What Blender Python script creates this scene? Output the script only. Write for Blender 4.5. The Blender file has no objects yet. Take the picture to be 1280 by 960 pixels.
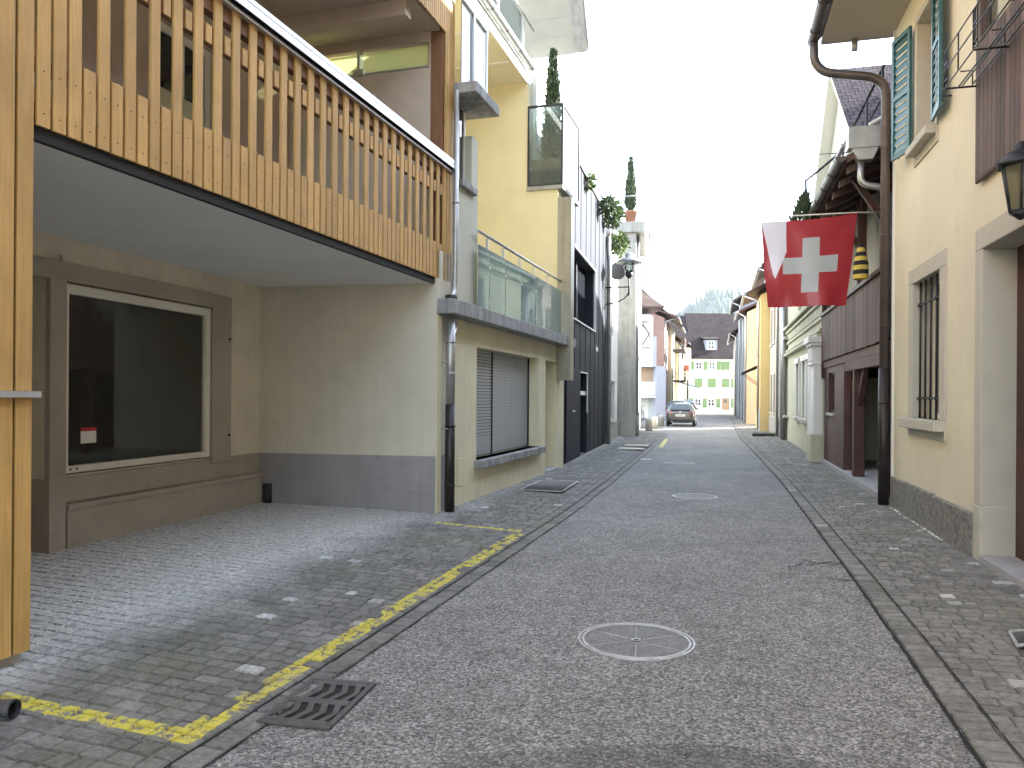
import bpy, bmesh, math, random
from mathutils import Vector, Matrix, noise
R = math.radians
random.seed(7)
sc = bpy.context.scene
COL = sc.collection
SUN_AZ, SUN_EL, SUN, SKY, EXPO, HAZE = 70.0, 26.0, 3.6, .09, 3.74, .00015

# ------------------------------------------------------------------ camera calibration
F_PX, CAMH, HOR, ROLL = 962.0, 1.65, 495.0, 0.007
def ray(px, py):
    dx, dy = px - 640, py - 480
    x = dx + ROLL * dy; y = dy - ROLL * dx + 480
    return x / F_PX, (HOR - y) / F_PX
def ground(px, py, z=0.0):
    rx, rz = ray(px, py); Y = (z - CAMH) / rz
    return rx * Y, Y
def at(px, py, Y):
    rx, rz = ray(px, py); return Vector((rx * Y, Y, CAMH + rz * Y))

class Frame:
    """vertical wall plane: s runs along the wall, d points out of it, z is height"""
    def __init__(self, ox, oy, ux, uy, side):
        l = math.hypot(ux, uy); self.o = (ox, oy); self.u = (ux / l, uy / l)
        self.n = (self.u[1], -self.u[0]) if side > 0 else (-self.u[1], self.u[0])
    def P(self, s, d, z):
        return Vector((self.o[0] + self.u[0] * s + self.n[0] * d, self.o[1] + self.u[1] * s + self.n[1] * d, z))
    def hit(self, px, py, d=0.0):
        rx, rz = ray(px, py)
        t = ((self.o[0] + self.n[0] * d) * self.n[0] + (self.o[1] + self.n[1] * d) * self.n[1]) / (rx * self.n[0] + self.n[1])
        X, Y = rx * t, t
        return (X - self.o[0]) * self.u[0] + (Y - self.o[1]) * self.u[1], CAMH + rz * t
    def s(self, px, py=480, d=0.0): return self.hit(px, py, d)[0]
    def z(self, px, py, d=0.0): return self.hit(px, py, d)[1]
    def perp(self, s, side=-1):
        """frame of a wall at right angles: its s runs outwards along this one's d, facing the camera"""
        p = self.P(s, 0, 0); f = Frame(p.x, p.y, self.n[0], self.n[1], 1)
        f.n = (-self.u[0], -self.u[1]); return f

# ------------------------------------------------------------------ object helpers
BASE = {}
def props(o, label=None, cat=None, group=None, kind=None):
    if label: o['label'] = label
    if cat: o['category'] = cat
    if group: o['group'] = group
    if kind: o['kind'] = kind
    return o
def thing(name, label, cat, loc=(0, 0, 0), group=None):
    o = bpy.data.objects.new(name, None); COL.objects.link(o)
    o.empty_display_size = .2; o.location = loc; BASE[o.name] = Vector(loc)
    return props(o, label, cat, group)
def dup(root, loc, rz=0.0, label=None, scale=None):
    def cp(o, par):
        c = o.copy(); COL.objects.link(c)
        if par: c.parent = par
        for ch in list(o.children): cp(ch, c)
        return c
    c = cp(root, None); c.location = loc; c.rotation_euler = (0, 0, rz)
    if scale: c.scale = (scale,) * 3
    if label: c['label'] = label
    return c

class MB:
    def __init__(self):
        self.v = []; self.f = []; self.r = []; self.sm = []; self.uv = []; self.mi = []; self.m = 0; self.T = None
    def pts(self, pts):
        i = len(self.v)
        for p in pts:
            p = Vector(p)
            self.v.append(self.T @ p if self.T else p)
        return i
    def face(self, idx, r=None, sm=False, uv=None):
        self.f.append(tuple(idx)); self.r.append(random.random() if r is None else r); self.sm.append(sm); self.uv.append(uv); self.mi.append(self.m)
    def hexa(self, c, r=None):
        i = self.pts(c); r = random.random() if r is None else r
        for q in ((0, 3, 2, 1), (4, 5, 6, 7), (0, 1, 5, 4), (1, 2, 6, 5), (2, 3, 7, 6), (3, 0, 4, 7)):
            self.face([i + k for k in q], r)
    def box(self, F, s0, s1, d0, d1, z0, z1, r=None):
        P = F.P if F else (lambda a, b, c: Vector((a, b, c)))
        if s1 < s0: s0, s1 = s1, s0
        if d1 < d0: d0, d1 = d1, d0
        self.hexa([P(s0, d0, z0), P(s1, d0, z0), P(s1, d1, z0), P(s0, d1, z0), P(s0, d0, z1), P(s1, d0, z1), P(s1, d1, z1), P(s0, d1, z1)], r)
    def cube(self, x0, x1, y0, y1, z0, z1, r=None): self.box(None, x0, x1, y0, y1, z0, z1, r)
    def quad(self, a, b, c, d, uv=None, r=None):
        i = self.pts([a, b, c, d]); self.face([i, i + 1, i + 2, i + 3], r, uv=uv)
    def poly(self, pts, r=None): i = self.pts(pts); self.face(range(i, i + len(pts)), r)
    def prism(self, pts, vec, r=None):
        vec = Vector(vec); n = len(pts); i = self.pts(pts); j = self.pts([Vector(p) + vec for p in pts]); r = random.random() if r is None else r
        self.face(range(i, i + n), r); self.face(range(j + n - 1, j - 1, -1), r)
        for k in range(n):
            l = (k + 1) % n; self.face([i + k, i + l, j + l, j + k], r)
    def tube(self, path, rad, n=12, cap=True, r=None):
        path = [Vector(p) for p in path]; rs = rad if isinstance(rad, (list, tuple)) else [rad] * len(path); r = random.random() if r is None else r
        rings = []; prev = None
        for k, p in enumerate(path):
            if k == 0: t = (path[1] - p).normalized()
            elif k == len(path) - 1: t = (p - path[-2]).normalized()
            else: t = ((p - path[k - 1]).normalized() + (path[k + 1] - p).normalized()).normalized()
            if prev is None:
                a = Vector((0, 0, 1)) if abs(t.z) < .9 else Vector((1, 0, 0)); x = t.cross(a).normalized()
            else: x = (prev - t * prev.dot(t)).normalized()
            prev = x; y = t.cross(x)
            rings.append(self.pts([p + (x * math.cos(2 * math.pi * i / n) + y * math.sin(2 * math.pi * i / n)) * rs[k] for i in range(n)]))
        for a, b in zip(rings, rings[1:]):
            for i in range(n): j = (i + 1) % n; self.face([a + i, a + j, b + j, b + i], r, True)
        if cap:
            self.face([rings[0] + i for i in range(n)][::-1], r); self.face([rings[-1] + i for i in range(n)], r)
    def lathe(self, c, prof, n=20, r=None):
        c = Vector(c); r = random.random() if r is None else r; rings = []
        for (rad, z) in prof:
            rings.append(self.pts([c + Vector((math.cos(2 * math.pi * i / n) * rad, math.sin(2 * math.pi * i / n) * rad, z)) for i in range(n)]))
        for a, b in zip(rings, rings[1:]):
            for i in range(n): j = (i + 1) % n; self.face([a + i, a + j, b + j, b + i], r, True)
        self.face([rings[0] + i for i in range(n)][::-1], r); self.face([rings[-1] + i for i in range(n)], r)
    def wall(self, F, s0, s1, z0, z1, d=0.0, th=.3, holes=()):
        hs = [(min(a, b), max(a, b), min(c, e), max(c, e)) for a, b, c, e in holes]
        if s1 < s0: s0, s1 = s1, s0
        S = sorted({s0, s1, *[x for h in hs for x in h[:2] if s0 < x < s1]}); Z = sorted({z0, z1, *[x for h in hs for x in h[2:] if z0 < x < z1]})
        def op(i, j):
            if i < 0 or j < 0 or i >= len(S) - 1 or j >= len(Z) - 1: return True
            cs, cz = (S[i] + S[i + 1]) / 2, (Z[j] + Z[j + 1]) / 2
            return any(h[0] < cs < h[1] and h[2] < cz < h[3] for h in hs)
        P = F.P
        for i in range(len(S) - 1):
            for j in range(len(Z) - 1):
                if op(i, j): continue
                a, b, c, e = S[i], S[i + 1], Z[j], Z[j + 1]
                self.quad(P(a, d, c), P(b, d, c), P(b, d, e), P(a, d, e)); self.quad(P(a, d - th, c), P(a, d - th, e), P(b, d - th, e), P(b, d - th, c))
                if op(i - 1, j): self.quad(P(a, d, c), P(a, d, e), P(a, d - th, e), P(a, d - th, c))
                if op(i + 1, j): self.quad(P(b, d, c), P(b, d - th, c), P(b, d - th, e), P(b, d, e))
                if op(i, j - 1): self.quad(P(a, d, c), P(a, d - th, c), P(b, d - th, c), P(b, d, c))
                if op(i, j + 1): self.quad(P(a, d, e), P(b, d, e), P(b, d - th, e), P(a, d - th, e))
    def build(self, name, mat, parent=None, recalc=True, bevel=0, weld=False, loc=None, subsurf=0):
        par = parent; base = Vector((0, 0, 0))
        if parent is not None:
            top = parent
            while top.parent: top = top.parent
            base = BASE.get(top.name, Vector((0, 0, 0)))
        elif loc is not None: base = Vector(loc)
        me = bpy.data.meshes.new(name); me.from_pydata([tuple(v - base) for v in self.v], [], self.f)
        a = me.attributes.new('rnd', 'FLOAT', 'FACE'); a.data.foreach_set('value', self.r)
        me.polygons.foreach_set('use_smooth', self.sm); me.polygons.foreach_set('material_index', self.mi)
        if any(u for u in self.uv):
            l = me.uv_layers.new(name='UVMap')
            for p, u in zip(me.polygons, self.uv):
                if u:
                    for k, li in enumerate(p.loop_indices): l.data[li].uv = u[k]
        if recalc or weld:
            bm = bmesh.new(); bm.from_mesh(me)
            if weld: bmesh.ops.remove_doubles(bm, verts=bm.verts, dist=.0004)
            bmesh.ops.recalc_face_normals(bm, faces=bm.faces); bm.to_mesh(me); bm.free()
        for m in (mat if isinstance(mat, (list, tuple)) else [mat]): me.materials.append(m)
        o = bpy.data.objects.new(name, me); COL.objects.link(o)
        if parent is not None:
            o.parent = par
            if parent.parent is None and parent.type == 'MESH': pass
        else:
            o.location = base; BASE[o.name] = base
        if bevel:
            b = o.modifiers.new('bevel', 'BEVEL'); b.width = bevel; b.segments = 2; b.limit_method = 'ANGLE'; b.angle_limit = R(40)
        if subsurf:
            s = o.modifiers.new('sub', 'SUBSURF'); s.levels = s.render_levels = subsurf
        return o
def one(fn, name, mat, parent, **k):
    m = MB(); fn(m); return m.build(name, mat, parent, **k)
def boxp(name, mat, parent, F, s0, s1, d0, d1, z0, z1, **k):
    m = MB(); m.box(F, s0, s1, d0, d1, z0, z1); return m.build(name, mat, parent, **k)

# ------------------------------------------------------------------ materials
def nt(name):
    m = bpy.data.materials.new(name); m.use_nodes = True; t = m.node_tree; return m, t, t.nodes['Principled BSDF']
def N(t, typ, **kw):
    n = t.nodes.new(typ)
    for k, v in kw.items():
        if k in n.inputs: n.inputs[k].default_value = v
        else: setattr(n, k, v)
    return n
def ramp(t, fac, stops):
    n = t.nodes.new('ShaderNodeValToRGB'); e = n.color_ramp.elements
    while len(e) < len(stops): e.new(.5)
    for x, (p, c) in zip(e, stops): x.position = p; x.color = (c if isinstance(c, tuple) else (c, c, c)) + (1,)
    t.links.new(fac, n.inputs[0]); return n.outputs[0]
def mixc(t, fac, a, b, mode='MIX'):
    n = t.nodes.new('ShaderNodeMix'); n.data_type = 'RGBA'; n.blend_type = mode
    for k, v in ((0, fac), (6, a), (7, b)):
        if hasattr(v, 'default_value'): t.links.new(v, n.inputs[k])
        elif isinstance(v, tuple): n.inputs[k].default_value = v + (1,)
        else: n.inputs[k].default_value = v
    return n.outputs[2]
def mat(name, col, rough=.8, metal=0.0, var=.08, nscale=1.5, bump=.0, bscale=60.0, rnd=0.0, streak=0.0, spec=.5, dirt=0.0, fine=.0, tint=None):
    m, t, b = nt(name)
    tc = N(t, 'ShaderNodeTexCoord'); O = tc.outputs['Object']
    n1 = N(t, 'ShaderNodeTexNoise', Scale=nscale, Detail=5.0, Roughness=.6); t.links.new(O, n1.inputs['Vector'])
    f = ramp(t, n1.outputs[0], [(.3, 1 - var), (.7, 1 + var * .6)])
    c = mixc(t, 1.0, tuple(col), f, 'MULTIPLY')
    if tint:
        n4 = N(t, 'ShaderNodeTexNoise', Scale=nscale * .6, Detail=3.0); t.links.new(O, n4.inputs['Vector'])
        c = mixc(t, ramp(t, n4.outputs[0], [(.45, 0.0), (.65, 1.0)]), c, tuple(tint))
    if fine:
        n3 = N(t, 'ShaderNodeTexNoise', Scale=bscale * .6, Detail=2.0); t.links.new(O, n3.inputs['Vector'])
        c = mixc(t, 1.0, c, ramp(t, n3.outputs[0], [(.3, 1 - fine), (.7, 1 + fine)]), 'MULTIPLY')
    if rnd:
        at_ = N(t, 'ShaderNodeAttribute', attribute_name='rnd')
        c = mixc(t, 1.0, c, ramp(t, at_.outputs['Fac'], [(0, 1 - rnd), (1, 1 + rnd)]), 'MULTIPLY')
    if streak:
        mp = N(t, 'ShaderNodeMapping'); mp.inputs['Scale'].default_value = (9, 9, .7); t.links.new(O, mp.inputs[0])
        n2 = N(t, 'ShaderNodeTexNoise', Scale=1.0, Detail=4.0); t.links.new(mp.outputs[0], n2.inputs['Vector'])
        c = mixc(t, 1.0, c, ramp(t, n2.outputs[0], [(.35, 1 - streak), (.6, 1.0)]), 'MULTIPLY')
    if dirt:
        n5 = N(t, 'ShaderNodeTexNoise', Scale=5.0, Detail=8.0, Roughness=.7); t.links.new(O, n5.inputs['Vector'])
        c = mixc(t, 1.0, c, ramp(t, n5.outputs[0], [(.55, 1.0), (.72, 1 - dirt)]), 'MULTIPLY')
    t.links.new(c, b.inputs['Base Color']); b.inputs['Roughness'].default_value = rough; b.inputs['Metallic'].default_value = metal
    b.inputs['Specular IOR Level'].default_value = spec
    if bump:
        nb = N(t, 'ShaderNodeTexNoise', Scale=bscale, Detail=4.0); t.links.new(O, nb.inputs['Vector'])
        bp = N(t, 'ShaderNodeBump', Strength=bump, Distance=.01); t.links.new(nb.outputs[0], bp.inputs['Height']); t.links.new(bp.outputs[0], b.inputs['Normal'])
    return m
def wood(name, col, col2, rough=.65, scale=(60, 60, 2.2), rnd=.15, saw=.0, bump=.25):
    m, t, b = nt(name); tc = N(t, 'ShaderNodeTexCoord'); O = tc.outputs['Object']
    at_ = N(t, 'ShaderNodeAttribute', attribute_name='rnd')
    add = N(t, 'ShaderNodeVectorMath', operation='ADD'); mul = N(t, 'ShaderNodeVectorMath', operation='SCALE')
    cb = N(t, 'ShaderNodeCombineXYZ'); t.links.new(at_.outputs['Fac'], cb.inputs[2]); t.links.new(at_.outputs['Fac'], cb.inputs[0])
    t.links.new(cb.outputs[0], mul.inputs[0]); mul.inputs['Scale'].default_value = 23.0
    t.links.new(O, add.inputs[0]); t.links.new(mul.outputs[0], add.inputs[1])
    mp = N(t, 'ShaderNodeMapping'); mp.inputs['Scale'].default_value = scale; t.links.new(add.outputs[0], mp.inputs[0])
    n1 = N(t, 'ShaderNodeTexNoise', Scale=1.0, Detail=6.0, Roughness=.65, Distortion=.6); t.links.new(mp.outputs[0], n1.inputs['Vector'])
    c = mixc(t, ramp(t, n1.outputs[0], [(.3, 0.0), (.72, 1.0)]), tuple(col), tuple(col2))
    c = mixc(t, 1.0, c, ramp(t, at_.outputs['Fac'], [(0, 1 - rnd), (1, 1 + rnd)]), 'MULTIPLY')
    n3 = N(t, 'ShaderNodeTexNoise', Scale=2.5, Detail=4.0); t.links.new(add.outputs[0], n3.inputs['Vector'])
    c = mixc(t, 1.0, c, ramp(t, n3.outputs[0], [(.35, .86), (.65, 1.06)]), 'MULTIPLY')
    h = n1.outputs[0]
    if saw:
        w = N(t, 'ShaderNodeTexWave', Scale=26.0, Distortion=2.5, Detail=2.0); w.bands_direction = 'Z'
        w.inputs['Detail Scale'].default_value = .6
        t.links.new(add.outputs[0], w.inputs['Vector'])
        c = mixc(t, 1.0, c, ramp(t, w.outputs[1], [(0, 1 - saw), (1, 1.0)]), 'MULTIPLY')
    t.links.new(c, b.inputs['Base Color']); b.inputs['Roughness'].default_value = rough
    bp = N(t, 'ShaderNodeBump', Strength=bump, Distance=.003); t.links.new(h, bp.inputs['Height']); t.links.new(bp.outputs[0], b.inputs['Normal'])
    return m
def glass_thin(name, tint=(.9, .95, .95), refl=1.0, haze=0.0, hcol=(.6, .75, .8)):
    m = bpy.data.materials.new(name); m.use_nodes = True; t = m.node_tree; t.nodes.clear()
    out = N(t, 'ShaderNodeOutputMaterial'); tr = N(t, 'ShaderNodeBsdfTransparent'); tr.inputs[0].default_value = tint + (1,)
    gl = N(t, 'ShaderNodeBsdfGlossy', Roughness=.02); fr = N(t, 'ShaderNodeFresnel', IOR=1.5)
    mu = N(t, 'ShaderNodeMath', operation='MULTIPLY'); mu.inputs[1].default_value = refl * 1.5; mu.use_clamp = True
    t.links.new(fr.outputs[0], mu.inputs[0]); base = tr
    if haze:
        df = N(t, 'ShaderNodeBsdfDiffuse'); df.inputs[0].default_value = hcol + (1,); tl = N(t, 'ShaderNodeBsdfTranslucent'); tl.inputs[0].default_value = hcol + (1,)
        mm = N(t, 'ShaderNodeMixShader'); t.links.new(df.outputs[0], mm.inputs[1]); t.links.new(tl.outputs[0], mm.inputs[2])
        m2 = N(t, 'ShaderNodeMixShader'); m2.inputs[0].default_value = haze
        t.links.new(tr.outputs[0], m2.inputs[1]); t.links.new(mm.outputs[0], m2.inputs[2]); base = m2
    mx = N(t, 'ShaderNodeMixShader'); t.links.new(mu.outputs[0], mx.inputs[0]); t.links.new(base.outputs[0], mx.inputs[1]); t.links.new(gl.outputs[0], mx.inputs[2])
    t.links.new(mx.outputs[0], out.inputs[0]); return m
def rooftile(name, c1, c2, sx=.22, sy=.3):
    m, t, b = nt(name); tc = N(t, 'ShaderNodeTexCoord')
    br = N(t, 'ShaderNodeTexBrick', Scale=1.0); br.inputs['Brick Width'].default_value = sx; br.inputs['Row Height'].default_value = sy
    br.inputs['Mortar Size'].default_value = .02; br.inputs['Mortar Smooth'].default_value = .6; br.inputs['Color1'].default_value = c1 + (1,); br.inputs['Color2'].default_value = c2 + (1,)
    br.inputs['Mortar'].default_value = tuple(x * .35 for x in c1) + (1,); t.links.new(tc.outputs['UV'], br.inputs['Vector'])
    n = N(t, 'ShaderNodeTexNoise', Scale=.9, Detail=5.0); t.links.new(tc.outputs['UV'], n.inputs['Vector'])
    c = mixc(t, 1.0, br.outputs['Color'], ramp(t, n.outputs[0], [(.3, .75), (.7, 1.25)]), 'MULTIPLY')
    t.links.new(c, b.inputs['Base Color']); b.inputs['Roughness'].default_value = .95; b.inputs['Specular IOR Level'].default_value = .12
    bp = N(t, 'ShaderNodeBump', Strength=.6, Distance=.03); bp.invert = True; t.links.new(br.outputs['Fac'], bp.inputs['Height']); t.links.new(bp.outputs[0], b.inputs['Normal'])
    return m

M = {}
M['larch'] = wood('larch', (.60, .365, .12), (.45, .25, .072), saw=.10, rnd=.11)
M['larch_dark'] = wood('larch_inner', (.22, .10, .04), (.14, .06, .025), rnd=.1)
M['darkwood'] = wood('dark_stained_wood', (.055, .022, .018), (.10, .045, .034), rnd=.25, rough=.6)
M['greywood'] = wood('weathered_wood', (.105, .066, .056), (.17, .12, .10), rnd=.38, rough=.8)
M['brownwood'] = wood('brown_painted_wood', (.062, .026, .021), (.10, .042, .033), rnd=.2, rough=.6)
M['taupe'] = mat('taupe_render', (.68, .62, .50), bump=.25, bscale=90, var=.10, dirt=.14, streak=.05)
M['taupe_dark'] = mat('taupe_paint', (.38, .34, .285), bump=.12, bscale=60, var=.12, dirt=.18)
M['greyband'] = mat('grey_violet_base_paint', (.30, .285, .285), bump=.15, bscale=70, var=.13, dirt=.22, streak=.08)
M['beige_render'] = mat('beige_render', (.58, .54, .44), bump=.3, bscale=80, var=.09, dirt=.10, streak=.05)
M['yellow'] = mat('yellow_render', (.64, .575, .36), bump=.3, bscale=70, var=.06, dirt=.04)
M['cream'] = mat('cream_render', (.72, .665, .50), bump=.35, bscale=45, var=.06, streak=.02, dirt=.08, tint=(.69, .635, .49))
M['paleyellow'] = mat('pale_yellow_render', (.70, .65, .45), bump=.5, bscale=40, var=.10, streak=.07)
M['greyrender'] = mat('grey_green_render', (.50, .50, .40), bump=.2, bscale=60, var=.06)
M['concrete'] = mat('concrete', (.34, .33, .30), bump=.3, bscale=50, var=.14, streak=.22, nscale=4)
M['palestone'] = mat('pale_sandstone', (.50, .475, .40), bump=.2, bscale=90, var=.07, nscale=4, fine=.05)
M['granite'] = mat('plinth_stone', (.21, .205, .185), bump=.9, bscale=35, var=.3, nscale=9, fine=.35)
M['zinc'] = mat('zinc_sheet', (.42, .42, .41), rough=.42, metal=.75, var=.15, nscale=5)
M['zinc_dark'] = mat('dark_pipe_paint', (.020, .014, .014), rough=.45, var=.2, nscale=8)
M['browpipe'] = mat('brown_copper_pipe', (.105, .083, .075), rough=.45, metal=.35, var=.25, nscale=6)
M['alu'] = mat('pale_aluminium', (.60, .62, .64), rough=.35, metal=.7, var=.05)
M['white'] = mat('white_paint', (.74, .74, .70), rough=.5, var=.05)
M['offwhite'] = mat('offwhite_frame', (.74, .71, .62), rough=.5, var=.05)
M['ceiling'] = mat('grey_soffit', (.80, .80, .77), bump=.08, bscale=30, var=.08, dirt=.06, nscale=.8)
M['ceilwood'] = mat('timber_ceiling', (.50, .41, .32), rough=.7, var=.1, nscale=3)
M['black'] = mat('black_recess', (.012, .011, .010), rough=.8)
M['anthracite'] = mat('anthracite_cladding', (.024, .027, .036), rough=.65, var=.14, nscale=1.2, streak=.12, metal=.0, spec=.12)
M['darkmetal'] = mat('dark_iron', (.03, .03, .035), rough=.5, metal=.4)
M['slabgrey'] = mat('mossy_concrete_edge', (.33, .33, .325), bump=.5, bscale=40, var=.2, nscale=5, streak=.42)
M['shutter'] = mat('roller_shutter', (.40, .41, .41), rough=.5, var=.06, streak=.08)
M['turq'] = mat('turquoise_shutter_paint', (.028, .115, .125), rough=.4, var=.2, nscale=7, dirt=.3)
M['glassdark'] = mat('dark_window_glass', (.018, .021, .024), rough=.04, spec=.9, var=0)
M['glassclear'] = glass_thin('clear_glass', (.84, .88, .87), refl=.8, haze=.13, hcol=(.46, .46, .40))
M['glassfrost'] = glass_thin('frosted_glass', (.78, .90, .90), refl=.9, haze=.62, hcol=(.50, .66, .68))
M['glassrail'] = glass_thin('balcony_glass', (.85, .92, .92), refl=1.0, haze=.10, hcol=(.55, .66, .66))
M['glassgreen'] = glass_thin('transom_glass', (.80, .84, .62), refl=.5, haze=.5, hcol=(.72, .76, .50))
M['greenshut'] = mat('green_shutter_paint', (.15, .225, .085), rough=.5, var=.08)
M['housewhite'] = mat('white_render', (.60, .61, .58), bump=.1, var=.04)
M['housecream'] = mat('cream_render_far', (.68, .62, .43), bump=.1, var=.05)
M['tiledark'] = rooftile('dark_roof_tiles', (.034, .026, .027), (.050, .038, .038))
M['tilebrown'] = rooftile('brown_roof_tiles', (.060, .042, .038), (.085, .058, .048))
M['iron'] = mat('cast_iron', (.10, .095, .092), rough=.6, metal=.2, bump=.4, bscale=70, var=.3, nscale=12)
M['steel'] = mat('worn_steel', (.50, .50, .49), rough=.4, metal=.6, var=.25, nscale=10)
M['coversteel'] = mat('cover_steel', (.40, .40, .39), rough=.5, metal=.1, var=.35, nscale=14)
M['stepstone'] = mat('step_stone', (.36, .36, .37), bump=.3, bscale=60, var=.12, nscale=5)
M['terracotta'] = mat('terracotta', (.33, .15, .09), var=.15, nscale=8)
M['leaf'] = mat('cypress_foliage', (.06, .088, .036), rough=.7, rnd=.5, var=.3, nscale=9)
M['leaf2'] = mat('shrub_foliage', (.12, .17, .05), rough=.6, rnd=.5, var=.3, nscale=9)
M['bark'] = mat('bark', (.10, .07, .05), bump=.5, var=.3)
M['brick'] = mat('rust_red_render', (.24, .15, .13), var=.15, nscale=4)
M['oyellow'] = mat('ochre_render', (.62, .46, .20), var=.08, bump=.2)
M['orange'] = mat('orange_render', (.48, .34, .24), var=.08, bump=.2)
M['greenrender'] = mat('pale_green_render', (.50, .49, .35), var=.09, bump=.2, streak=.08)
M['greystone'] = mat('grey_green_stone', (.30, .31, .27), var=.14, bump=.4, nscale=3, streak=.1)
M['pinkstone'] = mat('pinkish_beige_render', (.42, .37, .31), var=.12, bump=.3)
M['greyhouse'] = mat('blue_grey_render', (.25, .27, .30), var=.1)
M['lilac'] = mat('lilac_white_render', (.40, .41, .47), var=.05)
M['beigecurtain'] = mat('drawn_curtain', (.45, .38, .31), var=.05, rough=.9)

# ground materials
def asphalt(name, dark=1.0):
    m, t, b = nt(name); tc = N(t, 'ShaderNodeTexCoord'); O = tc.outputs['Object']
    v = N(t, 'ShaderNodeTexVoronoi', Scale=75.0); t.links.new(O, v.inputs['Vector'])
    v2 = N(t, 'ShaderNodeTexVoronoi', Scale=150.0); t.links.new(O, v2.inputs['Vector'])
    sep = N(t, 'ShaderNodeSeparateColor'); t.links.new(v.outputs['Color'], sep.inputs[0])
    sep2 = N(t, 'ShaderNodeSeparateColor'); t.links.new(v2.outputs['Color'], sep2.inputs[0])
    base = ramp(t, sep.outputs[0], [(0, (.052 * dark, .052 * dark, .050 * dark)), (.50, (.235 * dark, .231 * dark, .218 * dark)), (.84, (.40 * dark, .393 * dark, .372 * dark)), (.955, (.55 * dark, .54 * dark, .52 * dark))])
    base = mixc(t, .35, base, ramp(t, sep2.outputs[1], [(0, .05), (.8, .16), (1, .42)]))
    n = N(t, 'ShaderNodeTexNoise', Scale=.55, Detail=7.0, Roughness=.62); t.links.new(O, n.inputs['Vector'])
    c = mixc(t, 1.0, base, ramp(t, n.outputs[0], [(.3, .80), (.7, 1.16)]), 'MULTIPLY')
    n2 = N(t, 'ShaderNodeTexNoise', Scale=4.0, Detail=6.0, Roughness=.7); t.links.new(O, n2.inputs['Vector'])
    c = mixc(t, 1.0, c, ramp(t, n2.outputs[0], [(.35, .82), (.65, 1.1)]), 'MULTIPLY')
    t.links.new(c, b.inputs['Base Color']); b.inputs['Roughness'].default_value = .82; b.inputs['Specular IOR Level'].default_value = .35
    bp = N(t, 'ShaderNodeBump', Strength=.8, Distance=.006); t.links.new(v.outputs['Distance'], bp.inputs['Height']); bp.invert = True
    t.links.new(bp.outputs[0], b.inputs['Normal']); return m
M['asphalt'] = asphalt('road_asphalt'); M['patch'] = asphalt('repaired_asphalt', .62)
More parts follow.
